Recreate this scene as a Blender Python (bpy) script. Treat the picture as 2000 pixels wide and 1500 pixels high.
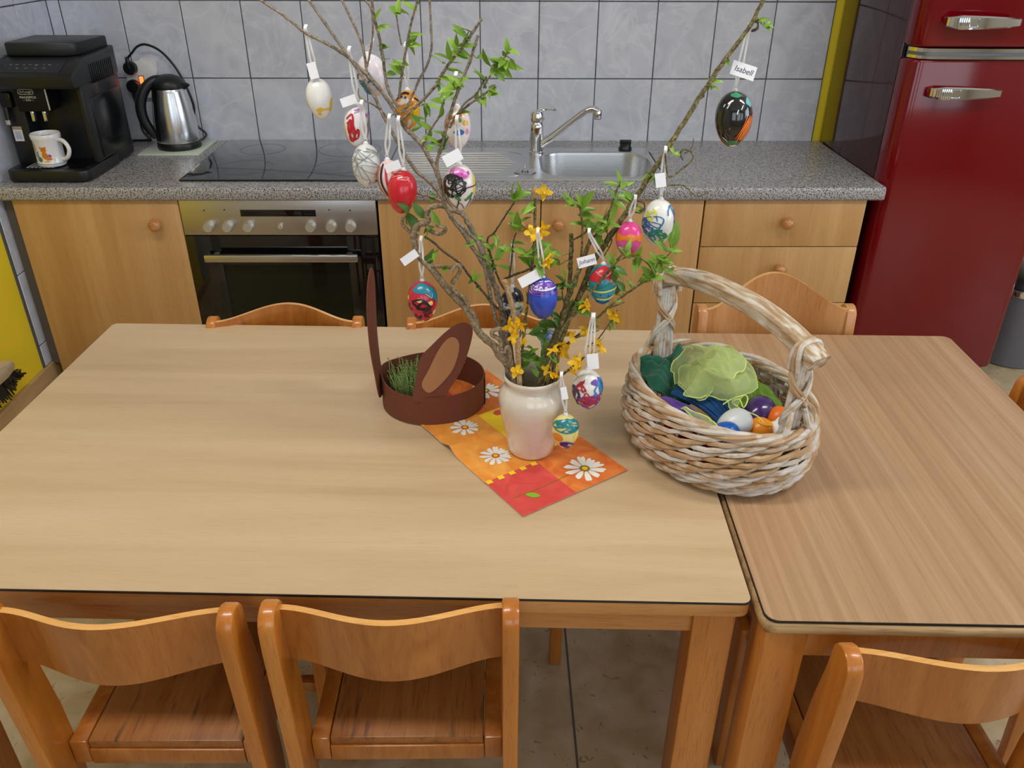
import bpy, bmesh, math, random
from mathutils import Vector, Matrix, noise
from math import sin, cos, pi, sqrt, radians
random.seed(7)
for o in list(bpy.data.objects): bpy.data.objects.remove(o)
SC = bpy.context.scene
COL = SC.collection

# ---------------------------------------------------------------- camera
FPX = 1597.35
CAMP = Vector((0.97627, -2.41966, 1.38295))
PITCH, YAW, ROLL = 0.514125, 0.0153862, 0.0042521
fwd = Vector((sin(YAW)*cos(PITCH), cos(YAW)*cos(PITCH), -sin(PITCH)))
rgt = Vector((cos(YAW), -sin(YAW), 0)); upv = rgt.cross(fwd)
RX = cos(ROLL)*rgt + sin(ROLL)*upv
UP = -sin(ROLL)*rgt + cos(ROLL)*upv
cam = bpy.data.cameras.new('camera'); camo = bpy.data.objects.new('camera', cam); COL.objects.link(camo)
cam.sensor_width = 36; cam.lens = FPX/2000*36; cam.clip_start = 0.02
mw = Matrix((RX, UP, -fwd)).transposed().to_4x4(); mw.translation = CAMP; camo.matrix_world = mw
SC.camera = camo
def ray(u, v): return RX*((u-1000)/FPX) + UP*(-(v-750)/FPX) + fwd
def at(u, v, y):
    d = ray(u, v); return CAMP + d*((y-CAMP.y)/d.y)
def atz(u, v, z):
    d = ray(u, v); return CAMP + d*((z-CAMP.z)/d.z)
def atx(u, v, x):
    d = ray(u, v); return CAMP + d*((x-CAMP.x)/d.x)

# ---------------------------------------------------------------- light, world, exposure
def S(r, g, b):
    f = lambda c: (c/255/12.92) if c/255 <= 0.04045 else ((c/255+0.055)/1.055)**2.4
    return (f(r), f(g), f(b), 1)
W = bpy.data.worlds.new('world'); SC.world = W; W.use_nodes = True
bg = W.node_tree.nodes['Background']; bg.inputs[0].default_value = (0.75, 0.87, 1.0, 1); bg.inputs[1].default_value = 1.0
def area(name, loc, target, sx, sy, power, col):
    l = bpy.data.lights.new(name, 'AREA'); l.shape = 'RECTANGLE'; l.size = sx; l.size_y = sy; l.energy = power; l.color = col
    o = bpy.data.objects.new(name, l); COL.objects.link(o); o.location = loc
    o.rotation_euler = (Vector(target)-Vector(loc)).to_track_quat('-Z', 'Y').to_euler()
    return o
RX0, RX1, RY0, RY1, RZ1 = -0.548, 4.7, -4.4, 0.617, 2.6      # the room
WIN = [(0.0, 1.35), (1.75, 3.1), (3.4, 4.5)]                      # window spans in the wall behind the camera
WZ0, WZ1 = 0.9, 2.25
for k, (a, b) in enumerate(WIN):
    area('window_light', ((a+b)/2, RY0+0.03, (WZ0+WZ1)/2), ((a+b)/2, 0, (WZ0+WZ1)/2-0.6), b-a-0.1, WZ1-WZ0-0.1, 11, (0.8, 0.9, 1.0))
area('side_window_light', (RX1-0.03, -1.9, 1.6), (0, -1.9, 0.9), 1.9, 1.25, 36, (0.74, 0.86, 1.0))
LAMPS = [(0.35, -1.7), (2.5, -1.7)]
for x, y in LAMPS:
    area('ceiling_lamp_light', (x, y, RZ1-0.09), (x, y, 0), 1.15, 0.2, 20, (1.0, 0.96, 0.9))
SC.view_settings.view_transform = 'Standard'; SC.view_settings.look = 'None'
SC.view_settings.gamma = 1.0; SC.view_settings.use_curve_mapping = False
SC.view_settings.exposure = -0.3

# ---------------------------------------------------------------- scene bookkeeping
def tag(o, label=None, cat=None, group=None, kind=None):
    if label: o['label'] = label
    if cat: o['category'] = cat
    if group: o['group'] = group
    if kind: o['kind'] = kind
    return o
def thing(name, label, cat, loc=(0, 0, 0), rotz=0, group=None):
    o = bpy.data.objects.new(name, None); COL.objects.link(o); o.empty_display_size = 0.05
    o.location = loc; o.rotation_euler = (0, 0, rotz)
    return tag(o, label, cat, group)
def copy_tree(o, parent=None):
    c = o.copy(); COL.objects.link(c)
    if parent: c.parent = parent
    for ch in list(o.children): copy_tree(ch, c)
    return c

# ---------------------------------------------------------------- mesh builder
class MB:
    def __init__(s): s.v = []; s.f = []; s.m = []
    def add(s, vs, fs, mi=0, mat=None):
        b = len(s.v)
        s.v += [(mat @ Vector(v)) if mat else Vector(v) for v in vs]
        s.f += [tuple(i+b for i in f) for f in fs]; s.m += [mi]*len(fs)
    def bm(s, bm, mi=0, mat=None):
        bm.verts.index_update()
        s.add([v.co.copy() for v in bm.verts], [[v.index for v in f.verts] for f in bm.faces], mi, mat); bm.free()
    def box(s, x0, x1, y0, y1, z0, z1, bev=0, mi=0, mat=None, seg=2):
        b = bmesh.new(); bmesh.ops.create_cube(b, size=1)
        for v in b.verts:
            v.co = Vector(((x0+x1)/2+v.co.x*(x1-x0), (y0+y1)/2+v.co.y*(y1-y0), (z0+z1)/2+v.co.z*(z1-z0)))
        if bev: bmesh.ops.bevel(b, geom=list(b.edges), offset=bev, segments=seg, affect='EDGES', profile=0.5)
        s.bm(b, mi, mat)
    def prism(s, pts, z0, z1, bev=0, mi=0, mat=None, seg=2):
        b = bmesh.new(); n = len(pts)
        lo = [b.verts.new((p[0], p[1], z0)) for p in pts]; hi = [b.verts.new((p[0], p[1], z1)) for p in pts]
        b.faces.new(lo[::-1]); top = b.faces.new(hi)
        for i in range(n): b.faces.new((lo[i], lo[(i+1) % n], hi[(i+1) % n], hi[i]))
        bmesh.ops.recalc_face_normals(b, faces=b.faces)
        if bev:
            es = [e for e in b.edges if (e.verts[0].co.z == e.verts[1].co.z)]
            bmesh.ops.bevel(b, geom=es, offset=bev, segments=seg, affect='EDGES', profile=0.5)
        s.bm(b, mi, mat)
    def tube(s, pts, r, n=8, mi=0, mat=None, caps=True, closed=False, flat=1.0, ref=None):
        pts = [Vector(p) for p in pts]; k = len(pts)
        rr = r if isinstance(r, (list, tuple)) else [r]*k
        T = []
        for i in range(k):
            a = pts[(i-1) % k] if (closed or i > 0) else pts[0]; c = pts[(i+1) % k] if (closed or i < k-1) else pts[-1]
            t = (c-a); T.append(t.normalized() if t.length > 1e-9 else Vector((0, 0, 1)))
        u = Vector(ref) if ref else (Vector((0, 0, 1)) if abs(T[0].z) < 0.9 else Vector((1, 0, 0)))
        vs = []; fs = []
        for i in range(k):
            u = u - T[i]*u.dot(T[i]); u.normalize(); w = T[i].cross(u)
            for j in range(n):
                a = 2*pi*j/n; vs.append(pts[i] + (u*cos(a)*flat + w*sin(a))*rr[i])
        for i in range(k if closed else k-1):
            for j in range(n):
                fs.append((i*n+j, i*n+(j+1) % n, ((i+1) % k)*n+(j+1) % n, ((i+1) % k)*n+j))
        if caps and not closed:
            fs.append(tuple(range(n))[::-1]); fs.append(tuple((k-1)*n+j for j in range(n)))
        s.add(vs, fs, mi, mat)
    def lathe(s, prof, n=32, mi=0, mat=None, sx=1, sy=1, mis=None):
        vs = []; fs = []; k = len(prof); ms = []
        for r, z in prof:
            for j in range(n):
                a = 2*pi*j/n; vs.append((r*cos(a)*sx, r*sin(a)*sy, z))
        for i in range(k-1):
            for j in range(n): fs.append((i*n+j, i*n+(j+1) % n, (i+1)*n+(j+1) % n, (i+1)*n+j)); ms.append(mis[i] if mis else mi)
        if prof[0][0] > 1e-6 and prof[0][1] <= prof[-1][1] - 1e-9 or False: fs.append(tuple(range(n))[::-1]); ms.append(ms[0])
        s.add(vs, fs, mi, mat); s.m[-len(ms):] = ms
    def grid(s, fn, nu, nv, cu=False, mi=0, mfn=None):
        vs = [fn(i/(nu if cu else nu-1), j/(nv-1)) for i in range(nu) for j in range(nv)]; fs = []; ms = []
        for i in range(nu if cu else nu-1):
            for j in range(nv-1):
                a = i*nv+j; b = ((i+1) % nu)*nv+j
                fs.append((a, b, b+1, a+1)); ms.append(mfn(i, j) if mfn else mi)
        s.add(vs, fs, mi); s.m[-len(ms):] = ms
    def build(s, name, mats, parent=None, angle=40, world=False, loc=None, mods=None):
        me = bpy.data.meshes.new(name)
        off = parent.location if (world and parent) else Vector((0, 0, 0))
        if loc is not None: off = Vector(loc)
        me.from_pydata([tuple(v-off) for v in s.v], [], s.f)
        if not isinstance(mats, (list, tuple)): mats = [mats]
        for m in mats: me.materials.append(m)
        me.polygons.foreach_set('material_index', s.m)
        me.polygons.foreach_set('use_smooth', [True]*len(s.f))
        me.validate(); me.update()
        b = bmesh.new(); b.from_mesh(me); bmesh.ops.remove_doubles(b, verts=b.verts, dist=1e-6)
        bmesh.ops.recalc_face_normals(b, faces=b.faces); b.to_mesh(me); b.free()
        me.set_sharp_from_angle(angle=radians(angle))
        o = bpy.data.objects.new(name, me); COL.objects.link(o)
        if parent: o.parent = parent
        if loc is not None: o.location = loc
        return o
def link(name, mesh, parent, loc=(0, 0, 0), rot=(0, 0, 0), scale=1):
    o = bpy.data.objects.new(name, mesh); COL.objects.link(o); o.parent = parent; o.location = loc; o.rotation_euler = rot
    o.scale = (scale,)*3 if not isinstance(scale, (tuple, list)) else scale
    return o
def one(name, mats, fn, parent=None, **k):
    m = MB(); fn(m); return m.build(name, mats, parent, **k)
def rrect(cx, cy, hx, hy, r, n=6):
    p = []
    for (sx, sy, a0) in ((1, 1, 0), (-1, 1, 90), (-1, -1, 180), (1, -1, 270)):
        for i in range(n+1):
            a = radians(a0+90*i/n); p.append((cx+sx*(hx-r)+r*cos(a), cy+sy*(hy-r)+r*sin(a)))
    return p
def smooth(pts, n=4, closed=False):
    pts = [Vector(p) for p in pts]; k = len(pts); out = []
    if k < 3 and not closed: return pts
    for i in range(k if closed else k-1):
        g = (lambda j: pts[j % k]) if closed else (lambda j: pts[max(0, min(k-1, j))])
        p0, p1, p2, p3 = g(i-1), g(i), g(i+1), g(i+2)
        for t in range(n):
            t /= n
            out.append(0.5*((2*p1)+(p2-p0)*t+(2*p0-5*p1+4*p2-p3)*t*t+(3*p1-p0-3*p2+p3)*t**3))
    if not closed: out.append(pts[-1])
    return out
def text(body, size, mat, name, parent, M, extrude=0.0002, align='CENTER'):
    cu = bpy.data.curves.new(name, 'FONT'); cu.body = body; cu.size = size; cu.align_x = align; cu.align_y = 'CENTER'; cu.extrude = extrude; cu.shear = 0.22 if name == 'handwriting' else 0.0
    o = bpy.data.objects.new('tmp', cu); COL.objects.link(o)
    dg = bpy.context.evaluated_depsgraph_get(); me = bpy.data.meshes.new_from_object(o.evaluated_get(dg)); bpy.data.objects.remove(o)
    me.name = name; me.materials.clear(); me.materials.append(mat)
    r = bpy.data.objects.new(name, me); COL.objects.link(r); r.parent = parent; r.matrix_local = M
    return r

# ---------------------------------------------------------------- materials
def newmat(name):
    m = bpy.data.materials.new(name); m.use_nodes = True
    return m, m.node_tree.nodes, m.node_tree.links, m.node_tree.nodes['Principled BSDF']
def M(name, col, rough=0.5, metal=0.0, coat=0.0, spec=0.5, trans=0.0, sss=0.0, emit=0.0, sheen=0.0, vary=0.06, vscale=30, bump=0.0, bscale=200):
    m, N, L, B = newmat(name)
    B.inputs['Roughness'].default_value = rough; B.inputs['Metallic'].default_value = metal
    B.inputs['Coat Weight'].default_value = coat; B.inputs['Coat Roughness'].default_value = 0.06
    B.inputs['Specular IOR Level'].default_value = spec; B.inputs['Transmission Weight'].default_value = trans
    B.inputs['Sheen Weight'].default_value = sheen
    if sss: B.inputs['Subsurface Weight'].default_value = sss; B.inputs['Subsurface Radius'].default_value = (0.01, 0.008, 0.006)
    if emit: B.inputs['Emission Color'].default_value = col; B.inputs['Emission Strength'].default_value = emit
    tc = N.new('ShaderNodeTexCoord')
    if vary:
        nz = N.new('ShaderNodeTexNoise'); nz.inputs['Scale'].default_value = vscale; nz.inputs['Detail'].default_value = 3
        mx = N.new('ShaderNodeMix'); mx.data_type = 'RGBA'
        mx.inputs[6].default_value = tuple(c*(1-vary*2) for c in col[:3])+(1,); mx.inputs[7].default_value = tuple(min(1, c*(1+vary*2)) for c in col[:3])+(1,)
        L.new(tc.outputs['Object'], nz.inputs['Vector']); L.new(nz.outputs['Fac'], mx.inputs[0]); L.new(mx.outputs[2], B.inputs['Base Color'])
    else: B.inputs['Base Color'].default_value = col
    if bump:
        nb = N.new('ShaderNodeTexNoise'); nb.inputs['Scale'].default_value = bscale; nb.inputs['Detail'].default_value = 4
        bp = N.new('ShaderNodeBump'); bp.inputs['Strength'].default_value = bump; bp.inputs['Distance'].default_value = 0.002
        L.new(tc.outputs['Object'], nb.inputs['Vector']); L.new(nb.outputs['Fac'], bp.inputs['Height']); L.new(bp.outputs['Normal'], B.inputs['Normal'])
    return m
def ramp(N, stops, interp='LINEAR'):
    r = N.new('ShaderNodeValToRGB'); e = r.color_ramp.elements; r.color_ramp.interpolation = interp
    while len(e) < len(stops): e.new(0.5)
    for i, (p, c) in enumerate(stops): e[i].position = p; e[i].color = c
    return r
def rnd_coords(N, L, scale, amt=5.0):
    tc = N.new('ShaderNodeTexCoord'); oi = N.new('ShaderNodeObjectInfo')
    ad = N.new('ShaderNodeVectorMath'); ad.operation = 'ADD'
    ml = N.new('ShaderNodeMath'); ml.operation = 'MULTIPLY'; ml.inputs[1].default_value = amt
    L.new(oi.outputs['Random'], ml.inputs[0]); L.new(tc.outputs['Object'], ad.inputs[0]); L.new(ml.outputs[0], ad.inputs[1])
    mp = N.new('ShaderNodeMapping'); mp.inputs['Scale'].default_value = scale
    L.new(ad.outputs[0], mp.inputs['Vector']); return mp.outputs[0], ad.outputs[0]
def wood(name, cs, axis='X', across=30, along=1.6, rough=0.4, coat=0.0, fine=0.35, wear=None, distort=0.8):
    m, N, L, B = newmat(name)
    sc = [across]*3; sc['XYZ'.index(axis)] = along
    v, raw = rnd_coords(N, L, sc, 3.0 if True else 0)
    n1 = N.new('ShaderNodeTexNoise'); n1.inputs['Scale'].default_value = 1; n1.inputs['Detail'].default_value = 5; n1.inputs['Distortion'].default_value = distort
    L.new(v, n1.inputs['Vector'])
    r = ramp(N, [(0.30, cs[0]), (0.5, cs[1]), (0.70, cs[2])]); L.new(n1.outputs['Fac'], r.inputs[0])
    sc2 = [420]*3; sc2['XYZ'.index(axis)] = 26
    mp = N.new('ShaderNodeMapping'); mp.inputs['Scale'].default_value = sc2; L.new(raw, mp.inputs['Vector'])
    n2 = N.new('ShaderNodeTexNoise'); n2.inputs['Scale'].default_value = 1; n2.inputs['Detail'].default_value = 2; L.new(mp.outputs[0], n2.inputs['Vector'])
    r2 = ramp(N, [(0.32, (0.55, 0.5, 0.45, 1)), (0.45, (1, 1, 1, 1))]); L.new(n2.outputs['Fac'], r2.inputs[0])
    mx = N.new('ShaderNodeMix'); mx.data_type = 'RGBA'; mx.blend_type = 'MULTIPLY'; mx.inputs[0].default_value = fine
    L.new(r.outputs[0], mx.inputs[6]); L.new(r2.outputs[0], mx.inputs[7]); out = mx.outputs[2]
    if wear:
        sc3 = [70]*3; sc3['XYZ'.index(axis)] = 9
        mp3 = N.new('ShaderNodeMapping'); mp3.inputs['Scale'].default_value = sc3; L.new(raw, mp3.inputs['Vector'])
        n3 = N.new('ShaderNodeTexNoise'); n3.inputs['Scale'].default_value = 1; n3.inputs['Detail'].default_value = 4; L.new(mp3.outputs[0], n3.inputs['Vector'])
        r3 = ramp(N, [(0.60, (0, 0, 0, 1)), (0.72, (1, 1, 1, 1))]); L.new(n3.outputs['Fac'], r3.inputs[0])
        m3 = N.new('ShaderNodeMix'); m3.data_type = 'RGBA'; L.new(r3.outputs[0], m3.inputs[0]); L.new(out, m3.inputs[6]); m3.inputs[7].default_value = wear
        out = m3.outputs[2]
    L.new(out, B.inputs['Base Color'])
    B.inputs['Roughness'].default_value = rough; B.inputs['Coat Weight'].default_value = coat; B.inputs['Coat Roughness'].default_value = 0.12
    bp = N.new('ShaderNodeBump'); bp.inputs['Strength'].default_value = 0.06; bp.inputs['Distance'].default_value = 0.001
    L.new(n2.outputs['Fac'], bp.inputs['Height']); L.new(bp.outputs['Normal'], B.inputs['Normal'])
    return m
def blend(name, stops, scale=60, rough=0.35, coat=0.4, detail=3, distort=1.0, interp='LINEAR', zmix=None, sc=(1, 1, 1), amt=5.0, bump=0.0, metal=0):
    """noise through a colour ramp, on object coordinates"""
    m, N, L, B = newmat(name); v, raw = rnd_coords(N, L, sc, amt)
    n = N.new('ShaderNodeTexNoise'); n.inputs['Scale'].default_value = scale; n.inputs['Detail'].default_value = detail; n.inputs['Distortion'].default_value = distort
    L.new(v, n.inputs['Vector']); r = ramp(N, stops, interp); L.new(n.outputs['Fac'], r.inputs[0]); L.new(r.outputs[0], B.inputs['Base Color'])
    B.inputs['Roughness'].default_value = rough; B.inputs['Coat Weight'].default_value = coat; B.inputs['Coat Roughness'].default_value = 0.08; B.inputs['Metallic'].default_value = metal
    if bump:
        bp = N.new('ShaderNodeBump'); bp.inputs['Strength'].default_value = bump; bp.inputs['Distance'].default_value = 0.002
        L.new(n.outputs['Fac'], bp.inputs['Height']); L.new(bp.outputs['Normal'], B.inputs['Normal'])
    return m
def tile_mat():
    m, N, L, B = newmat('tile_glaze'); v, raw = rnd_coords(N, L, (1, 1, 1), 9.0)
    n = N.new('ShaderNodeTexNoise'); n.inputs['Scale'].default_value = 9; n.inputs['Detail'].default_value = 5; n.inputs['Distortion'].default_value = 1.4; L.new(v, n.inputs['Vector'])
    r = ramp(N, [(0.3, S(198, 201, 214)), (0.5, S(209, 212, 225)), (0.7, S(219, 222, 233))]); L.new(n.outputs['Fac'], r.inputs[0])
    mp = N.new('ShaderNodeMapping'); mp.inputs['Rotation'].default_value = (0.5, 0.9, 0.6); mp.inputs['Scale'].default_value = (7, 22, 7); L.new(raw, mp.inputs['Vector'])
    n2 = N.new('ShaderNodeTexNoise'); n2.inputs['Scale'].default_value = 1.0; n2.inputs['Detail'].default_value = 3; n2.inputs['Distortion'].default_value = 1.2; L.new(mp.outputs[0], n2.inputs['Vector'])
    r2 = ramp(N, [(0.47, (0, 0, 0, 1)), (0.5, (0.35, 0.35, 0.35, 1)), (0.53, (0, 0, 0, 1))]); L.new(n2.outputs['Fac'], r2.inputs[0])
    mx = N.new('ShaderNodeMix'); mx.data_type = 'RGBA'; L.new(r2.outputs[0], mx.inputs[0]); L.new(r.outputs[0], mx.inputs[6]); mx.inputs[7].default_value = S(238, 239, 243)
    L.new(mx.outputs[2], B.inputs['Base Color']); B.inputs['Roughness'].default_value = 0.22; B.inputs['Specular IOR Level'].default_value = 0.5
    return m
def granite_mat():
    m, N, L, B = newmat('granite_laminate'); tc = N.new('ShaderNodeTexCoord')
    n = N.new('ShaderNodeTexNoise'); n.inputs['Scale'].default_value = 250; n.inputs['Detail'].default_value = 2; n.inputs['Distortion'].default_value = 0.4; L.new(tc.outputs['Object'], n.inputs['Vector'])
    r = ramp(N, [(0.35, S(62, 60, 62)), (0.42, S(122, 119, 120)), (0.50, S(160, 157, 158)), (0.60, S(208, 206, 206)), (0.7, S(146, 140, 138))]); L.new(n.outputs['Fac'], r.inputs[0])
    L.new(r.outputs[0], B.inputs['Base Color']); B.inputs['Roughness'].default_value = 0.3
    return m
def floor_mat():
    m, N, L, B = newmat('floor_linoleum'); tc = N.new('ShaderNodeTexCoord')
    n = N.new('ShaderNodeTexNoise'); n.inputs['Scale'].default_value = 14; n.inputs['Detail'].default_value = 6; n.inputs['Distortion'].default_value = 0.6; L.new(tc.outputs['Object'], n.inputs['Vector'])
    r = ramp(N, [(0.3, S(180, 156, 116)), (0.5, S(196, 174, 138)), (0.7, S(208, 190, 160))]); L.new(n.outputs['Fac'], r.inputs[0])
    n2 = N.new('ShaderNodeTexNoise'); n2.inputs['Scale'].default_value = 46; n2.inputs['Detail'].default_value = 3; n2.inputs['Distortion'].default_value = 1.5; L.new(tc.outputs['Object'], n2.inputs['Vector'])
    r2 = ramp(N, [(0.655, (0, 0, 0, 1)), (0.70, (0.8, 0.8, 0.8, 1))]); L.new(n2.outputs['Fac'], r2.inputs[0])
    mx = N.new('ShaderNodeMix'); mx.data_type = 'RGBA'; L.new(r2.outputs[0], mx.inputs[0]); L.new(r.outputs[0], mx.inputs[6]); mx.inputs[7].default_value = S(140, 112, 74)
    L.new(mx.outputs[2], B.inputs['Base Color']); B.inputs['Roughness'].default_value = 0.33
    return m
def brushed(name, col, axis='X', rough=0.3):
    m, N, L, B = newmat(name); sc = [300]*3; sc['XYZ'.index(axis)] = 3
    tc = N.new('ShaderNodeTexCoord'); mp = N.new('ShaderNodeMapping'); mp.inputs['Scale'].default_value = sc; L.new(tc.outputs['Object'], mp.inputs['Vector'])
    n = N.new('ShaderNodeTexNoise'); n.inputs['Scale'].default_value = 1; n.inputs['Detail'].default_value = 2; L.new(mp.outputs[0], n.inputs['Vector'])
    mr = N.new('ShaderNodeMapRange'); mr.inputs[3].default_value = rough-0.06; mr.inputs[4].default_value = rough+0.08; L.new(n.outputs['Fac'], mr.inputs[0]); L.new(mr.outputs[0], B.inputs['Roughness'])
    B.inputs['Base Color'].default_value = col; B.inputs['Metallic'].default_value = 1.0
    return m
def sheer(name, col, alpha):
    m, N, L, B = newmat(name)
    tr = N.new('ShaderNodeBsdfTransparent'); mx = N.new('ShaderNodeMixShader'); tl = N.new('ShaderNodeBsdfTranslucent'); tl.inputs[0].default_value = col
    m2 = N.new('ShaderNodeMixShader'); m2.inputs[0].default_value = 0.45; B.inputs['Base Color'].default_value = col; B.inputs['Roughness'].default_value = 0.6
    L.new(B.outputs[0], m2.inputs[1]); L.new(tl.outputs[0], m2.inputs[2])
    # threads: seen at a slant the cloth is denser
    lw = N.new('ShaderNodeLayerWeight'); lw.inputs[0].default_value = 0.4
    mr = N.new('ShaderNodeMapRange'); mr.inputs[3].default_value = alpha; mr.inputs[4].default_value = min(1, alpha+0.35); L.new(lw.outputs['Facing'], mr.inputs[0])
    L.new(mr.outputs[0], mx.inputs[0]); L.new(tr.outputs[0], mx.inputs[1]); L.new(m2.outputs[0], mx.inputs[2])
    L.new(mx.outputs[0], N['Material Output'].inputs[0])
    return m
def glassy(name, col, mix):
    m, N, L, B = newmat(name)
    B.inputs['Base Color'].default_value = col; B.inputs['Roughness'].default_value = 0.04
    tr = N.new('ShaderNodeBsdfTransparent'); tr.inputs[0].default_value = (0.8, 0.82, 0.7, 1); mx = N.new('ShaderNodeMixShader'); mx.inputs[0].default_value = mix
    L.new(tr.outputs[0], mx.inputs[1]); L.new(B.outputs[0], mx.inputs[2]); L.new(mx.outputs[0], N['Material Output'].inputs[0])
    return m

TILE = tile_mat(); GRANITE = granite_mat(); FLOOR = floor_mat()
YELLOW = M('wall_paint_yellow', S(252, 224, 48), 0.6, vary=0.03, vscale=8, bump=0.1, bscale=120)
WHITEPAINT = M('ceiling_paint_white', S(236, 236, 232), 0.7, vary=0.02)
GROUT = M('grout', S(88, 88, 92), 0.85, vary=0.08)
SKIRT = wood('skirting_wood', [S(196, 160, 112), S(208, 174, 126), S(214, 182, 136)], 'Y', 20, 1.0, 0.45)
T1TOP = wood('pale_beech_laminate', [S(191, 162, 125), S(203, 175, 138), S(211, 184, 149)], 'X', 14, 1.1, 0.36, 0.0, 0.16)
T2TOP = wood('pinkish_beech_laminate', [S(168, 130, 96), S(179, 142, 107), S(189, 154, 120)], 'Y', 95, 0.8, 0.36, 0.0, 0.16, distort=0.5)
EDGE1 = wood('edge_beech', [S(172, 110, 50), S(186, 124, 62), S(198, 140, 78)], 'X', 40, 2, 0.4, 0.2, 0.5)
EDGE2 = wood('edge_worn', [S(150, 118, 76), S(186, 150, 102), S(204, 172, 124)], 'X', 60, 3, 0.5, 0.0, 0.7)
LEGW = wood('leg_beech', [S(176, 104, 36), S(190, 118, 48), S(202, 132, 62)], 'Z', 26, 1.5, 0.35, 0.25, 0.5)
CHAIRZ = wood('chair_beech_upright', [S(180, 104, 30), S(194, 118, 40), S(206, 132, 54)], 'Z', 30, 2.2, 0.3, 0.4, 0.4)
CHAIRX = wood('chair_beech_slat', [S(160, 89, 28), S(173, 103, 38), S(184, 116, 49)], 'Z', 22, 5, 0.3, 0.35, 0.35, distort=2.2)
CHAIRS = wood('chair_beech_seat', [S(144, 85, 35), S(157, 97, 44), S(167, 110, 56)], 'Y', 30, 2.2, 0.42, 0.1, 0.6, wear=S(80, 57, 38))
CHAIRP = wood('chair_ply_edge', [S(222, 160, 84), S(232, 172, 96), S(238, 184, 112)], 'X', 40, 3, 0.35, 0.4, 0.3)
CHAIRT = wood('pale_worn_chair', [S(182, 121, 65), S(195, 136, 80), S(206, 153, 99)], 'Z', 24, 2, 0.35, 0.3, 0.4)
CAB = wood('cabinet_beech', [S(188, 140, 84), S(200, 154, 97), S(210, 166, 110)], 'Z', 16, 0.8, 0.38, 0.0, 0.22)
KNOB = wood('knob_beech', [S(176, 112, 60), S(198, 134, 78), S(210, 150, 94)], 'X', 90, 20, 0.3, 0.5, 0.3)
CABIN = M('cabinet_inside_dark', S(52, 38, 26), 0.7)
BLACKLINE = M('black_edge_line', S(24, 20, 18), 0.5)
STEEL = brushed('brushed_steel', (0.62, 0.6, 0.57, 1), 'X', 0.33)
SINKST = brushed('sink_steel', (0.6, 0.6, 0.6, 1), 'X', 0.28)
KETST = brushed('kettle_steel', (0.72, 0.72, 0.74, 1), 'Z', 0.22)
CHROME = M('chrome', (0.78, 0.79, 0.82, 1), 0.07, 1.0, vary=0)
BLACKGL = M('black_glass', S(10, 10, 12), 0.04, spec=0.6, coat=0.3, vary=0)
BLACKPL = M('black_plastic', S(22, 24, 25), 0.38, vary=0.05)
BLACKSH = M('black_shiny_plastic', S(12, 13, 14), 0.24, spec=0.4, vary=0)
GREYPL = M('grey_plastic', S(104, 104, 114), 0.45)
WHITEPL = M('white_plastic', S(228, 226, 222), 0.35, vary=0.02)
CERAM = M('white_ceramic', S(236, 236, 240), 0.15, coat=0.5, vary=0.01)
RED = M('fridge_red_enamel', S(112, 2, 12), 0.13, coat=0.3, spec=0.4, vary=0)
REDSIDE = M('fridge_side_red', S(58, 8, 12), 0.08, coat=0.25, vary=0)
ROOMWALL = M('room_wall_paint', S(176, 168, 150), 0.7, vary=0.02)

# ================================================================ the room
H = 0.69; TZ = 0.6384; YB = 0.6087; XL = -0.541
fl = one('floor', FLOOR, lambda m: m.box(RX0-.1, RX1+.1, RY0-.1, RY1+.1, -0.1, -0.004)); tag(fl, kind='structure')
seams = [-0.9, 1.118, 3.13, 4.9]
x0 = RX0
for sx in seams[1:]:
    x1 = min(sx-0.0015, RX1)
    one('linoleum_sheet', FLOOR, lambda m: m.box(x0, x1, RY0, RY1, -0.004, 0.0), fl); x0 = sx+0.0015
WELD = M('seam_weld', S(92, 92, 84), 0.6)
for sx in seams[1:3]: one('seam', WELD, lambda m: m.box(sx-0.0022, sx+0.0022, RY0, RY1, -0.004, 0.0004), fl)
wb = one('wall_back', [YELLOW, WHITEPAINT], lambda m: (m.box(RX0-.1, 2.9, RY1, RY1+.1, 0, 1.7), m.box(RX0-.1, 2.9, RY1, RY1+.1, 1.7, RZ1, mi=1), m.box(2.9, RX1+.1, RY1, RY1+.1, 0, RZ1, mi=1))); tag(wb, kind='structure')
wl = one('wall_left', [YELLOW, ROOMWALL], lambda m: (m.box(RX0-.1, RX0, -0.95, RY1+.1, 0, 1.3), m.box(RX0-.1, RX0, -0.95, RY1+.1, 1.3, RZ1, mi=1), m.box(RX0-.1, RX0, RY0-.1, -0.95, 0, RZ1, mi=1))); tag(wl, kind='structure')
def wrf(m):
    m.box(RX1, RX1+.1, RY0-.1, -2.9, 0, RZ1); m.box(RX1, RX1+.1, -0.9, RY1+.1, 0, RZ1)
    m.box(RX1, RX1+.1, -2.9, -0.9, 0, 0.9); m.box(RX1, RX1+.1, -2.9, -0.9, 2.25, RZ1)
tag(one('wall_right', ROOMWALL, wrf), kind='structure')
def wff(m):
    m.box(RX0-.1, RX1+.1, RY0-.1, RY0, 0, WZ0); m.box(RX0-.1, RX1+.1, RY0-.1, RY0, WZ1, RZ1)
    xs = [RX0-.1]+[c for w in WIN for c in w]+[RX1+.1]
    for i in range(0, len(xs), 2): m.box(xs[i], xs[i+1], RY0-.1, RY0, WZ0, WZ1)
tag(one('wall_front', ROOMWALL, wff), kind='structure')
tag(one('ceiling', WHITEPAINT, lambda m: m.box(RX0-.1, RX1+.1, RY0-.1, RY1+.1, RZ1, RZ1+.1)), kind='structure')
FRAMEW = M('window_frame_white', S(235, 235, 235), 0.4, vary=0)
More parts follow.
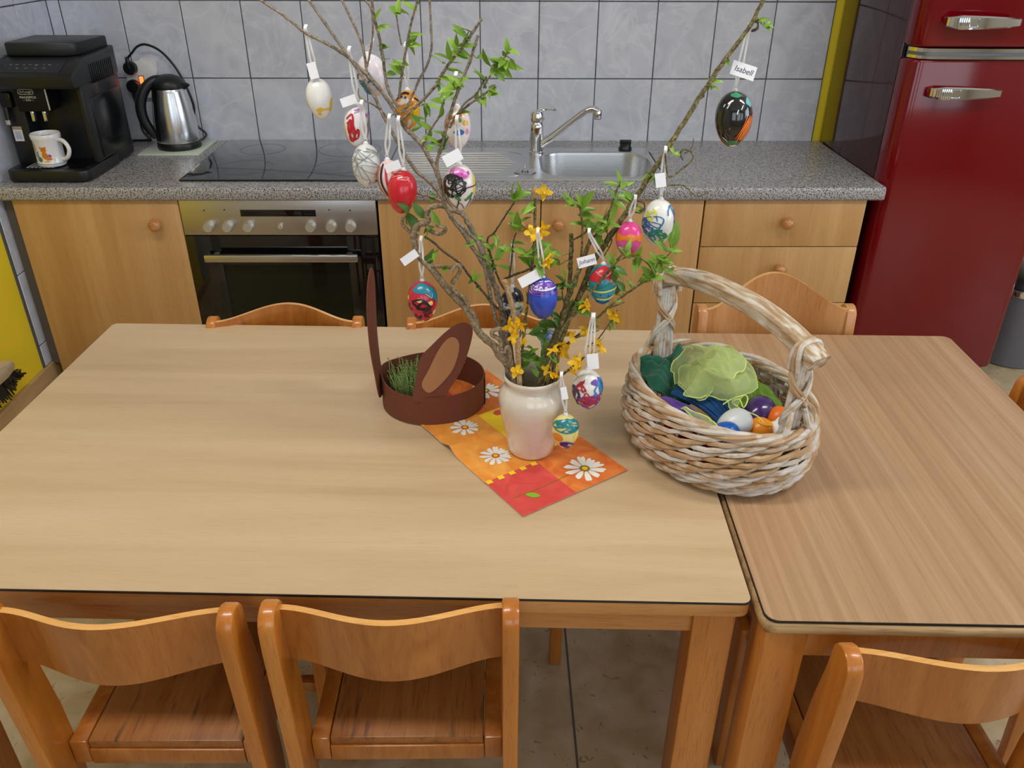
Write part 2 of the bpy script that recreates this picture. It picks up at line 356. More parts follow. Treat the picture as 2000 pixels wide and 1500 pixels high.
def wframe(m, a, b, sw):
    def bx(p0, p1, z0, z1):
        if sw: m.box(RX1+.02, RX1+.07, p0, p1, z0, z1)
        else: m.box(p0, p1, RY0-.07, RY0-.02, z0, z1)
    bx(a, a+.06, WZ0, WZ1); bx(b-.06, b, WZ0, WZ1); bx(a, b, WZ0, WZ0+.06); bx(a, b, WZ1-.06, WZ1); bx((a+b)/2-.035, (a+b)/2+.035, WZ0, WZ1)
for k, (a, b) in enumerate(WIN): tag(one('window_%d' % (k+1), FRAMEW, lambda m: wframe(m, a, b, False)), kind='structure')
tag(one('window_4', FRAMEW, lambda m: wframe(m, -2.9, -0.9, True)), kind='structure')
LAMPM = M('lamp_diffuser', (1, .95, .86, 1), 0.5, emit=2.0, vary=0)
for i, (x, y) in enumerate(LAMPS):
    t = thing('ceiling_lamp', 'long white ceiling lamp over the %s table' % ('pale' if i == 0 else 'pinkish'), 'lamp', (x, y, RZ1), 0)
    one('housing', FRAMEW, lambda m: m.box(-.62, .62, -.13, .13, -.05, 0, .01), t)
    one('diffuser', LAMPM, lambda m: m.box(-.6, .6, -.11, .11, -.075, -.05, .008), t)
tag(one('baseboard_left', SKIRT, lambda m: m.box(RX0, RX0+.014, RY0, 0.07, 0, 0.085, .003)), kind='structure')

# wall tiles, one by one
TW, TX, ZJ, TH = 0.20111, -0.09682, 0.90386, 0.24749
one('grout_bed', GROUT, lambda m: m.box(RX0, 2.1165, 0.6108, RY1, 0, 1.66), wb)
one('grout_bed', GROUT, lambda m: m.box(RX0, -0.5432, -0.003, RY1, 0.08, 1.66), wl)
cache = {}
def tile_mesh(w, h, key):
    if key not in cache:
        m = MB(); m.box(-w/2, w/2, 0, 0.008, -h/2, h/2, 0.0013, seg=1)
        o = m.build('tile', TILE); cache[key] = o.data; bpy.data.objects.remove(o)
    return cache[key]
G = 0.0034
for r in range(4):
    zc = ZJ-TH/2+TH*r
    for c in range(-2, 11):
        link('tile', tile_mesh(TW-G, TH-G, 'full'), wb, (TX+TW*(c+.5), YB, zc))
    link('tile', tile_mesh(0.0405-G/2, TH-G, 'cut'), wb, (XL+0.0202, YB, zc))
    for c in range(3):
        link('tile', tile_mesh(TW-G, TH-G, 'full'), wl, (XL, YB-TW*(c+.5), zc), (0, 0, pi/2))
for zc, hh in ((ZJ-TH*1.5, TH-G), (ZJ-TH*2.5, TH-G), (0.123, 0.072)):
    link('tile', tile_mesh(TW-G, hh, 'l%.3f' % hh), wl, (XL, YB-TW*2.5, zc), (0, 0, pi/2))

# ================================================================ fitted kitchen
FY = 0.02
def knob_mb(m, x, y, z, r=0.0195):
    m.lathe([(0.009, 0), (0.0085, 0.006), (0.0075, 0.012), (0.010, 0.015), (r*0.82, 0.018), (r, 0.028), (r*0.92, 0.036), (r*0.6, 0.0435), (0, 0.046)], 20, mat=Matrix.Translation((x, y, z)) @ Matrix.Rotation(pi/2, 4, 'X'))
def cabinet(name, label, x0, x1, fronts):
    t = thing(name, label, 'cabinet', (x0, FY, 0))
    w = x1-x0
    def body(m):
        m.box(0.002, 0.018, .02, .575, .06, H-.041); m.box(w-.018, w-.002, .02, .575, .06, H-.041); m.box(.018, w-.018, .02, .575, .06, .118)
        m.box(.018, w-.018, .56, .575, .118, H-.041); m.box(.018, w-.018, .02, .1, H-.058, H-.041)
    one('body', CABIN, body, t)
    one('plinth', M('plinth_dark', S(60, 46, 34), 0.6), lambda m: m.box(0, w, .06, .078, 0, .06), t)
    for kind, a, b, z0, z1, kx, kz in fronts:
        d = one(kind, CAB, lambda m: m.box(a-x0+.0015, b-x0-.0015, 0, .0185, z0+.0015, z1-.0015, .0012), t)
        if kx is not None: one('knob', KNOB, lambda m: knob_mb(m, kx-x0, 0, kz), d)
    return t
ZT = H-.042
cabinet('base_cabinet', 'single door beech base cabinet between the tiled wall and the oven', -0.5, 0.0, [('door', -0.5, 0.0, .06, ZT, -0.073, .577)])
cabinet('sink_cabinet', 'double door beech cabinet below the steel sink', 0.602, 1.6, [('door', .602, 1.1, .06, ZT, 1.039, .577), ('door', 1.1, 1.6, .06, ZT, 1.154, .577)])
cabinet('drawer_cabinet', 'beech cabinet with stacked drawers next to the red fridge', 1.602, 2.1, [('drawer', 1.602, 2.1, .497, ZT, 1.857, .582), ('drawer', 1.602, 2.1, .305, .497, 1.858, .43), ('drawer', 1.602, 2.1, .06, .305, 1.858, .24)])
one('trim_1', M('filler_strip_grey', S(96, 88, 76), 0.6), lambda m: m.box(XL+.002, -0.502, .045, .06, .08, H-.042)).__setitem__('kind', 'structure')

# worktop with a cut-out for the bowl
def wt(m):
    x0, x1, y0, y1 = XL+.001, 2.14, 0.0, YB-.001
    bx0, bx1, by0, by1 = 1.06, 1.495, .10, .45
    b = bmesh.new()
    prof = [(y1, H-.04), (y0+.006, H-.04), (y0, H-.034), (y0, H-.010), (y0+.0008, H-.0055), (y0+.003, H-.002), (y0+.0065, H-.0003), (y0+.01, H), (by0, H), (by0, H-.04)]
    m.prism([(p[0], p[1]) for p in prof], x0, x1, mat=Matrix(((0, 0, 1, 0), (1, 0, 0, 0), (0, 1, 0, 0), (0, 0, 0, 1)))) if False else None
    # front strip
    n = len(prof)-1
    pf = [(y0+.006, H-.04), (y0, H-.034), (y0, H-.010), (y0+.0008, H-.0055), (y0+.003, H-.002), (y0+.0065, H-.0003), (y0+.01, H), (by0, H), (by0, H-.04)]
    k = len(pf)
    m.add([(x, p[0], p[1]) for x in (x0, x1) for p in pf], [(i, (i+1) % k, k+(i+1) % k, k+i) for i in range(k)]+[tuple(range(k)), tuple(range(k, 2*k))[::-1]])
    m.box(x0, x1, by1, y1, H-.04, H); m.box(x0, bx0, by0, by1, H-.04, H); m.box(bx1, x1, by0, by1, H-.04, H)
tag(one('worktop', GRANITE, wt, angle=50), 'speckled grey granite worktop running along the tiled wall', 'worktop')

# hob
t = thing('ceramic_hob', 'black glass ceramic hob set in the worktop above the oven', 'hob', (0.306, 0.335, H))
HOBG = M('hob_glass', S(34, 38, 46), 0.05, spec=0.8, coat=0.6, vary=0)
one('glass_plate', HOBG, lambda m: m.prism(rrect(0, 0, .308, .262, .006, 3), .0005, .0055, .001), t)
one('frame', BLACKSH, lambda m: m.prism(rrect(0, 0, .3115, .2655, .008, 3), 0, .0042, .001), t)
RING = M('hob_ring_print', S(38, 42, 50), 0.05, vary=0)
for x, y, r in ((-.15, -.12, .09), (.15, -.12, .075), (-.15, .12, .075), (.15, .12, .105)):
    one('cooking_zone', RING, lambda m: m.grid(lambda a, b: (x+(r-.0012+.0024*b)*cos(2*pi*a), y+(r-.0012+.0024*b)*sin(2*pi*a), .0057), 48, 2, cu=True), t)

# oven
t = thing('built_in_oven', 'built-in oven with steel control panel and black glass door', 'oven', (0.0, FY, 0))
one('housing', CABIN, lambda m: (m.box(.01, .59, .05, .56, .06, .10), m.box(.01, .59, .05, .56, .52, .645), m.box(.01, .06, .05, .56, .1, .52), m.box(.54, .59, .05, .56, .1, .52), m.box(.06, .54, .52, .56, .1, .52)), t)
cp = one('control_panel', STEEL, lambda m: m.box(.003, .597, -.004, .05, .5385, ZT, .0015), t)
one('display', BLACKGL, lambda m: m.box(.184, .413, -.0048, -.003, .5975, .6185, .0005), cp)
for x in (.083, .141, .204, .394, .457, .516):
    one('knob', M('oven_knob_steel', (0.62, 0.6, 0.54, 1), 0.42, 0.7, vary=0) if x == .083 else bpy.data.materials['oven_knob_steel'],
        lambda m: m.lathe([(.0172, 0), (.0172, .004), (.0155, .006), (.015, .019), (.0135, .021), (0, .0212)], 28, mat=Matrix.Translation((x, -.004, .567)) @ Matrix.Rotation(pi/2, 4, 'X')), cp)
one('button', bpy.data.materials['oven_knob_steel'], lambda m: m.lathe([(.008, 0), (.008, .008), (.007, .009), (0, .0092)], 20, mat=Matrix.Translation((.301, -.004, .5665)) @ Matrix.Rotation(pi/2, 4, 'X')), cp)
for x, z in ((.075, .6165), (.137, .6185), (.455, .6185), (.518, .6165)):
    one('printed_symbol', BLACKGL, lambda m: m.box(x-.0022, x+.0022, -.0046, -.003, z-.002, z+.002), cp)
dr = one('door', BLACKGL, lambda m: (m.box(.003, .105, -.001, .03, .07, .535, .001), m.box(.498, .597, -.001, .03, .07, .535, .001), m.box(.105, .498, -.001, .03, .44, .535), m.box(.105, .498, -.001, .03, .07, .13)), t)
one('glass_pane', glassy('oven_window', S(34, 36, 26), 0.62), lambda m: m.box(.105, .498, 0.0, .006, .13, .44), dr)  # olive glass colour stands in for the reflection on the pane
one('handle', M('handle_aluminium', (0.66, 0.64, 0.6, 1), 0.3, 1.0, vary=0), lambda m: (m.box(.062, .535, -.045, -.03, .4635, .487, .004), m.box(.085, .10, -.032, 0, .468, .482), m.box(.497, .512, -.032, 0, .468, .482)), dr)
RACKM = M('rack_wire', (.55, .55, .5, 1), 0.35, 0.9, vary=0)
def rack(m):
    for z in (.40, ):
        m.tube(smooth([(.10, .07, .425), (.105, .07, .405), (.125, .07, z), (.47, .07, z), (.495, .07, .405), (.5, .07, .425)], 4), .003, 8)
        for i in range(12): m.tube([(.13+i*.03, .07, z), (.13+i*.03, .42, z)], .0016, 6)
one('rack', RACKM, rack, t)
one('cavity', M('oven_enamel', S(86, 84, 66), 0.4), lambda m: (m.box(.065, .535, .45, .46, .1, .52), m.box(.065, .07, .05, .45, .1, .52), m.box(.53, .535, .05, .45, .1, .52), m.box(.07, .53, .05, .45, .1, .105)), t)  # olive walls coloured lighter in place of light reaching the cavity

# sink
t = thing('inset_sink', 'stainless steel inset sink with ribbed drainer in the worktop', 'sink', (1.05, .285, H))
def ring_faces(m, loops):
    n = len(loops[0])
    vs = [p for l in loops for p in l]
    m.add(vs, [(k*n+i, k*n+(i+1) % n, (k+1)*n+(i+1) % n, (k+1)*n+i) for k in range(len(loops)-1) for i in range(n)])
def sinkplate(m):
    n = 8; z = .0035
    o0 = [(x, y, 0) for x, y in rrect(0, 0, .44, .203, .02, n)]; o1 = [(x, y, z) for x, y in rrect(0, 0, .437, .2, .018, n)]
    i0 = [(x, y, z) for x, y in rrect(.241, -.014, .186, .158, .09, n)]
    ring_faces(m, [o0, o1, i0])
pl = one('drainer_plate', SINKST, sinkplate, t)
def bowl(m):
    n = 8; L = []
    for inset, z in ((0, .0035), (.004, .0005), (.006, -.01), (.012, -.09), (.02, -.115), (.04, -.128), (.09, -.132)):
        L.append([(x, y, z) for x, y in rrect(.241, -.014, .186-inset, .158-inset, max(.09-inset*.6, .02), n)])
    ring_faces(m, L); k = len(L[0]); m.add(L[-1], [tuple(range(k))])
one('bowl', SINKST, bowl, t)
def ribs(m):
    for i in range(9):
        y = -.125+i*.03; x1 = -.02-.05*abs(i-4)/4
        m.tube([(-.40, y, .003), (-.39, y, .0048), (x1-.02, y, .0048), (x1, y, .003)], [.001, .0024, .0024, .001], 8)
rb = one('drainer_rib', SINKST, ribs, pl); rb['kind'] = 'stuff'
def wastef(m):
    m.lathe([(.034, .0035), (.036, .006), (.033, .0065), (.030, .0045), (0, .0045)], 32, mat=Matrix.Translation((.005, -.115, 0)))
wst = one('overflow_dish', SINKST, wastef, pl)
one('rim_bead', SINKST, lambda m: m.tube([(x, y, .0035) for x, y in rrect(-.21, -.014, .215, .155, .06, 6)], .0022, 6, closed=True), pl)
DARKM = M('dark_drain', S(30, 30, 32), 0.4)
one('drain_slot', DARKM, lambda m: [m.box(-.006+i*.008, -.001+i*.008, -.125, -.105, .0046, .0052) for i in range(3)], pl)
t = thing('sink_stopper', 'small black rubber sink stopper behind the bowl', 'stopper', (1.412, .465, H+.0035))
one('stopper_body', BLACKPL, lambda m: m.lathe([(.0, 0), (.022, 0), (.024, .004), (.019, .012), (.02, .022), (.0, .023)], 20), t)
one('grip', BLACKPL, lambda m: m.box(-.02, .02, -.004, .004, .02, .033, .003), t)

# faucet
t = thing('mixer_tap', 'chrome single lever mixer tap behind the steel sink', 'tap', (1.1, .415, H+.0035))
one('base_ring', CHROME, lambda m: m.lathe([(.028, 0), (.028, .006), (.025, .009)], 28), t)
one('body', CHROME, lambda m: m.lathe([(.024, .006), (.0245, .04), (.0235, .085), (.0225, .10), (.0195, .104)], 28), t)
lv = one('lever', CHROME, lambda m: (m.lathe([(.0195, .104), (.0235, .108), (.023, .13), (.0195, .139), (.011, .143), (0, .144)], 28),
    m.tube(smooth([(-.004, 0, .138), (.02, -.012, .146), (.045, -.012, .147), (.06, -.006, .143), (.06, .006, .143), (.045, .012, .147), (.02, .012, .146), (-.004, 0, .138)], 5), .0035, 8)), t)
one('marking', M('tap_red_dot', S(170, 30, 30), 0.4, vary=0), lambda m: m.box(.021, .0242, -.006, 0, .112, .117), lv)
sp = smooth([(.012, -.004, .03), (.05, -.012, .055), (.10, -.02, .097), (.15, -.028, .137), (.172, -.031, .149), (.188, -.034, .151), (.199, -.036, .147)], 5)
spt = one('spout', CHROME, lambda m: m.tube(sp, [.0165-.0045*min(1, i/10) for i in range(len(sp))], 14), t)
one('aerator', CHROME, lambda m: m.lathe([(0, -.022), (.0125, -.022), (.0135, -.018), (.0135, .002), (.011, .008), (0, .01)], 18, mat=Matrix.Translation((.2, -.036, .142))), spt)

# ================================================================ things on the worktop
def coffee():
    t = thing('coffee_machine', 'black bean-to-cup coffee machine in the tiled corner', 'coffee machine', (-0.39, 0.06, H))
    one('drip_tray', BLACKPL, lambda m: m.prism(rrect(0, .115, .124, .125, .03, 6), .004, .036, .004), t)
    ft = one('grate', M('grate_aluminium', (.7, .72, .76, 1), .45, .6, vary=0), lambda m: [m.box(-.075+i*.0125, -.068+i*.0125, .03, .09, .036, .038) for i in range(7)], t)
    one('grate_plate', BLACKSH, lambda m: m.box(-.105, .105, .02, .15, .0355, .0368), t)
    one('body', BLACKPL, lambda m: (m.box(-.122, .122, .19, .36, .004, .335, .012), m.box(.104, .122, .085, .2, .036, .27, .006), m.box(-.122, -.062, .08, .2, .034, .27, .006), m.box(-.105, .105, .15, .2, .036, .27)), t)
    def head(m):
        p = [(.045, .262), (.036, .272), (.036, .296), (.045, .304), (.125, .335), (.36, .345), (.36, .262)]
        m.prism(p, -.124, .124, .006, mat=Matrix(((0, 0, 1, 0), (1, 0, 0, 0), (0, 1, 0, 0), (0, 0, 0, 1))))
    one('head', BLACKPL, head, t)
    pn = one('control_panel', BLACKSH, lambda m: m.add([(-.118, .05, .3072), (.085, .05, .3072), (.085, .12, .3342), (-.118, .12, .3342), (-.118, .05, .3052), (.085, .05, .3052), (.085, .12, .3322), (-.118, .12, .3322)], [(0, 1, 2, 3), (7, 6, 5, 4), (0, 4, 5, 1), (1, 5, 6, 2), (2, 6, 7, 3), (3, 7, 4, 0)]), t)
    ICON = M('panel_icon', S(150, 148, 140), 0.5, vary=0)
    def icons(m):
        s = (.3342-.3072)/.07
        for row, n, x0, dx in ((.088, 9, -.088, .019), (.07, 5, -.07, .026)):
            for i in range(n):
                x = x0+i*dx; z = .3072+(row-.05)*s+.0006
                m.tube([(x+.0038*cos(a), row+.0038*sin(a), z+.0038*sin(a)*s) for a in [k*pi/5 for k in range(2+(i*3) % 8)]], .0006, 4)
                if i % 2: m.box(x-.001, x+.001, row-.001, row+.001, z-.0006, z+.0008)
    one('touch_symbols', ICON, icons, pn)
    one('bean_lid', BLACKPL, lambda m: m.prism([(-.105, .15), (.068, .15), (.10, .18), (.112, .345), (-.112, .345), (-.112, .165)], .338, .376, .005), t)
    one('cup_shelf', M('shelf_grey', S(120, 124, 134), 0.3, 0.6, vary=0), lambda m: [m.box(-.12, -.112, .14+i*.014, .148+i*.014, .338, .3415) for i in range(9)], t)
    one('side_vent', BLACKSH, lambda m: [m.box(.1235, .1255, .16+i*.014, .167+i*.014, .26, .315) for i in range(12)], t)
    one('water_tank', BLACKSH, lambda m: m.box(.118, .1255, .125, .335, .045, .225, .003), t)
    sp = one('spout_block', M('spout_black', S(12, 12, 13), .5, spec=.25, vary=0), lambda m: m.box(-.068, .028, .06, .13, .195, .27, .004), t)
    one('chrome_edge', bpy.data.materials['grate_aluminium'], lambda m: m.box(.0245, .0275, .0585, .062, .2, .268), sp)
    LOGO = M('logo_print', S(206, 204, 190), 0.4, vary=0)
    MX = Matrix.Rotation(pi/2, 4, 'X')
    def frame(m): m.tube([(x, .0592, z) for x, z in rrect(-.032, .252, .0225, .0068, .0066, 5)], .0007, 5, closed=True)
    one('logo_outline', LOGO, frame, sp)
    text("De'Longhi", .0088, LOGO, 'logo_text', sp, Matrix.Translation((-.032, .0593, .2522)) @ MX)
    text('MAGNIFICA', .0092, LOGO, 'model_text', sp, Matrix.Translation((-.029, .0593, .2365)) @ MX)
    text('— EVO —', .0074, LOGO, 'model_text', sp, Matrix.Translation((-.029, .0593, .2285)) @ MX)
    for x in (-.043, -.007): one('nozzle', CHROME, lambda m: m.prism(rrect(x, .09, .0055, .008, .003, 4), .163, .197, .001), t)
    st = one('steam_wand', BLACKSH, lambda m: (m.box(-.118, -.082, .06, .09, .205, .25, .006), m.tube([(-.108, .07, .22), (-.108, .064, .17)], .008, 12)), t)
    one('wand_tip', CHROME, lambda m: m.tube([(-.108, .064, .171), (-.108, .0635, .158)], .0085, 12), st)
    lb = one('care_label', WHITEPL, lambda m: m.box(-.112, -.085, .0785, .0802, .105, .148), t)
    one('label_print', M('label_blue_print', S(150, 160, 200), 0.5, vary=0), lambda m: [m.box(-.108, -.089, .078, .0786, .112+i*.004, .1142+i*.004) for i in range(6)], lb)
    one('label_band', M('label_tan', S(176, 140, 116), 0.5, vary=0), lambda m: m.box(-.112, -.085, .078, .0786, .139, .1475), lb)
    return t
coffee()
def mug():
    t = thing('coffee_mug', 'white mug with teddy bear print on the drip tray', 'mug', (-.397, .117, H+.0382), 0)
    def R(z): return .0405 if .02 < z < .082 else .0415
    one('cup', CERAM, lambda m: m.lathe([(0, .002), (.03, .0), (.038, .002), (.0412, .007), (.0412, .014), (.0398, .017), (.0398, .078), (.042, .082), (.0425, .094), (.041, .0965), (.0392, .094), (.0375, .08), (.037, .01), (0, .008)], 40), t)
    one('handle', CERAM, lambda m: m.tube(smooth([(.038, -.006, .077), (.054, -.014, .078), (.068, -.02, .066), (.072, -.022, .05), (.064, -.02, .032), (.05, -.014, .022), (.038, -.008, .022)], 5), .0062, 10), t)
    BAND = M('mug_band', S(52, 54, 66), 0.3, vary=0)
    one('band', BAND, lambda m: m.lathe([(.04185, .083), (.0421, .084)], 40), t)
    one('band', BAND, lambda m: m.lathe([(.0414, .0105), (.0414, .0118)], 40), t)
    cols = dict(o=S(214, 130, 44), y=S(236, 190, 60), t=S(206, 158, 124), g=S(96, 120, 64), p=S(190, 90, 150), k=S(60, 56, 60), s=S(140, 150, 156))
    def blob(nm, c, a, z, ra, rz, k, n=12, lift=0):
        def f(m):
            vs = [Vector((a, z, 0))]
            pts = [(a, z)]+[(a+ra*cos(q*2*pi/n)*(1+.15*sin(3*q)), z+rz*sin(q*2*pi/n)*(1+.12*cos(2*q))) for q in range(n)]
            r = .04+.0001*lift
            m.add([(r*sin(p[0]/.0405), -r*cos(p[0]/.0405), p[1]) for p in pts], [(0, 1+q, 1+(q+1) % n) for q in range(n)])
        if c not in bpy.data.materials: M('mug_print_'+c, cols[c], 0.25, vary=0)
        one(nm, bpy.data.materials.get('mug_print_'+c), f, k)
    # bear sitting in a meadow, a second bear at the print's edge
    blob('print_meadow', 'y', .008, .024, .021, .006, t, lift=1); blob('print_grass', 'g', -.014, .026, .008, .008, t, lift=2)
    blob('print_bear', 'o', .004, .038, .009, .011, t, lift=3); blob('print_bear_head', 'o', .003, .054, .0085, .0085, t, lift=4)
    blob('print_bear_ear', 'o', -.0045, .061, .003, .003, t, lift=5); blob('print_bear_ear', 'o', .0095, .061, .003, .003, t, lift=5)
    blob('print_bear_leg', 'o', .015, .027, .008, .004, t, lift=5); blob('print_flower', 'p', .017, .036, .0055, .005, t, lift=6)
    blob('print_second_bear', 't', -.028, .06, .007, .014, t, lift=2); blob('print_can', 's', -.02, .038, .006, .009, t, lift=3)
    blob('print_eye', 'k', .000, .056, .0011, .0014, t, 8, lift=7); blob('print_eye', 'k', .0055, .056, .0011, .0014, t, 8, lift=7)
    blob('print_can_handle', 'k', -.0165, .048, .003, .0016, t, 8, lift=4)
mug()
one_tile = thing('trivet_tile', 'pale green-grey ceramic tile lying under the kettle', 'tile', (-.145, .494, H))
one('slab', M('trivet_glaze', S(214, 224, 206), 0.3, coat=0.2), lambda m: m.box(-.105, .10, -.108, .108, 0, .006, .0015), one_tile)
def kettle():
    t = thing('electric_kettle', 'stainless steel electric kettle with black handle and lid', 'kettle', (-.14, .487, H+.006))
    one('base', BLACKPL, lambda m: m.lathe([(0, 0), (.071, 0), (.073, .004), (.0725, .02), (.069, .024), (0, .024)], 36), t)
    body = one('body', KETST, lambda m: m.lathe([(.0695, .024), (.0705, .03), (.070, .06), (.067, .10), (.061, .145), (.0535, .185), (.05, .203), (.047, .206)], 44), t)
    lid = one('lid', BLACKPL, lambda m: m.lathe([(.0515, .196), (.0525, .206), (.049, .219), (.038, .231), (.02, .238), (0, .239)], 36), t)
    one('spout', BLACKPL, lambda m: m.add([(.035, -.02, .206), (.035, .02, .206), (.071, 0, .203), (.04, -.018, .220), (.04, .018, .220), (.071, 0, .208), (.045, 0, .185)], [(0, 2, 5, 3), (1, 4, 5, 2), (3, 5, 4), (0, 6, 2), (1, 2, 6), (0, 3, 4, 1)]), lid)
    d = Vector((-.92, -.4, 0)).normalized()
    def hp(r, z): return Vector((d.x*r, d.y*r, z))
    hd = smooth([hp(.015, .224), hp(.042, .222), hp(.068, .205), hp(.088, .178), hp(.100, .14), hp(.098, .098), hp(.084, .064), hp(.068, .042)], 5)
    one('handle', BLACKPL, lambda m: m.tube(hd, [.0145+.003*sin(pi*i/(len(hd)-1)) for i in range(len(hd))], 12), t)
    def strip(m, half, off):
        m.grid(lambda u, v: (lambda z, a: ((.071+off-.018*max(0, (z-.06)/.14)**1.3)*cos(a), (.071+off-.018*max(0, (z-.06)/.14)**1.3)*sin(a), z))(.03+.172*v, math.atan2(d.y, d.x)+half*(2*u-1)), 7, 12)
    bs = one('back_strip', BLACKPL, lambda m: strip(m, .56, .0015), t)
    def gauge(m): m.grid(lambda u, v: (lambda z, a: ((.0735-.018*max(0, (z-.06)/.14)**1.3)*cos(a), (.0735-.018*max(0, (z-.06)/.14)**1.3)*sin(a), z))(.07+.085*v, math.atan2(d.y, d.x)+.30+.07*(2*u-1)), 3, 10)
    one('water_gauge', M('gauge_grey', S(150, 160, 172), 0.2, vary=0), gauge, bs)
    one('switch', BLACKSH, lambda m: m.box(-.008, .008, -.01, .01, 0, .006, .002, mat=Matrix.Translation(hp(.082, .04)) @ Matrix.Rotation(.6, 4, 'Y')), t)
kettle()
def socket():
    t = thing('wall_socket', 'white oval double socket on the tiles with a glowing red switch', 'socket', (-.272, YB, .902))
    MXr = Matrix.Rotation(pi/2, 4, 'X')
    one('plate', WHITEPL, lambda m: m.prism(rrect(.006, 0, .052, .062, .045, 8), 0, .026, .006, mat=MXr), t)
    one('upper_plate', WHITEPL, lambda m: m.prism(rrect(.03, .04, .032, .03, .02, 8), 0, .014, .004, mat=MXr), t)
    GL = M('switch_glow', (1.0, 0.09, 0.02, 1), 0.3, emit=6.0, vary=0)
    sw = one('rocker_switch', GL, lambda m: m.box(.0, .014, -.03, -.0255, -.012, .012, .002), t)
    one('switch_frame', M('switch_frame_dark', S(70, 14, 12), 0.4, vary=0), lambda m: m.box(-.0025, .0165, -.0275, -.0255, -.0145, .0145, .001), t)
socket()
def plug_cord(name, label, px, pz, cord, up):
    t = thing(name, label, 'cord', (px, YB-.026, pz))
    MXr = Matrix.Rotation(pi/2, 4, 'X')
    one('plug', BLACKPL, lambda m: (m.lathe([(.022, 0), (.0225, .004), (.0225, .016), (.02, .021), (0, .022)], 24, mat=MXr), m.tube([(0, -.013, 0), (-.002, -.013, .02*up), (-.003, -.013, .036*up)], [.01, .0085, .006], 10)), t)
    one('cable', BLACKPL, lambda m: m.tube(smooth([Vector(p)-t.location for p in cord], 6), .004, 8), t)
c0 = [(-.295, .57, .973)]+[tuple(at(u, v, y)) for u, v, y in ((257, 104, .56), (268, 91, .56), (285, 87, .56), (312, 99, .56), (340, 128, .56), (362, 165, .565), (378, 205, .57), (381, 240, .575))]+[(-.075, .58, H+.03), (-.09, .565, H+.012), (-.11, .55, H+.012)]
plug_cord('power_cord', 'black cord arching from the upper plug behind the kettle', -.292, .942, c0, 1)
c1 = [(-.299, .57, .848), (-.297, .575, .80), (-.30, .585, .73), (-.28, .59, H+.008), (-.30, .59, H+.005), (-.345, .585, H+.005), (-.36, .56, H+.006)]
plug_cord('power_cord', 'black cord hanging from the lower plug beside the coffee machine', -.294, .882, c1, -1)

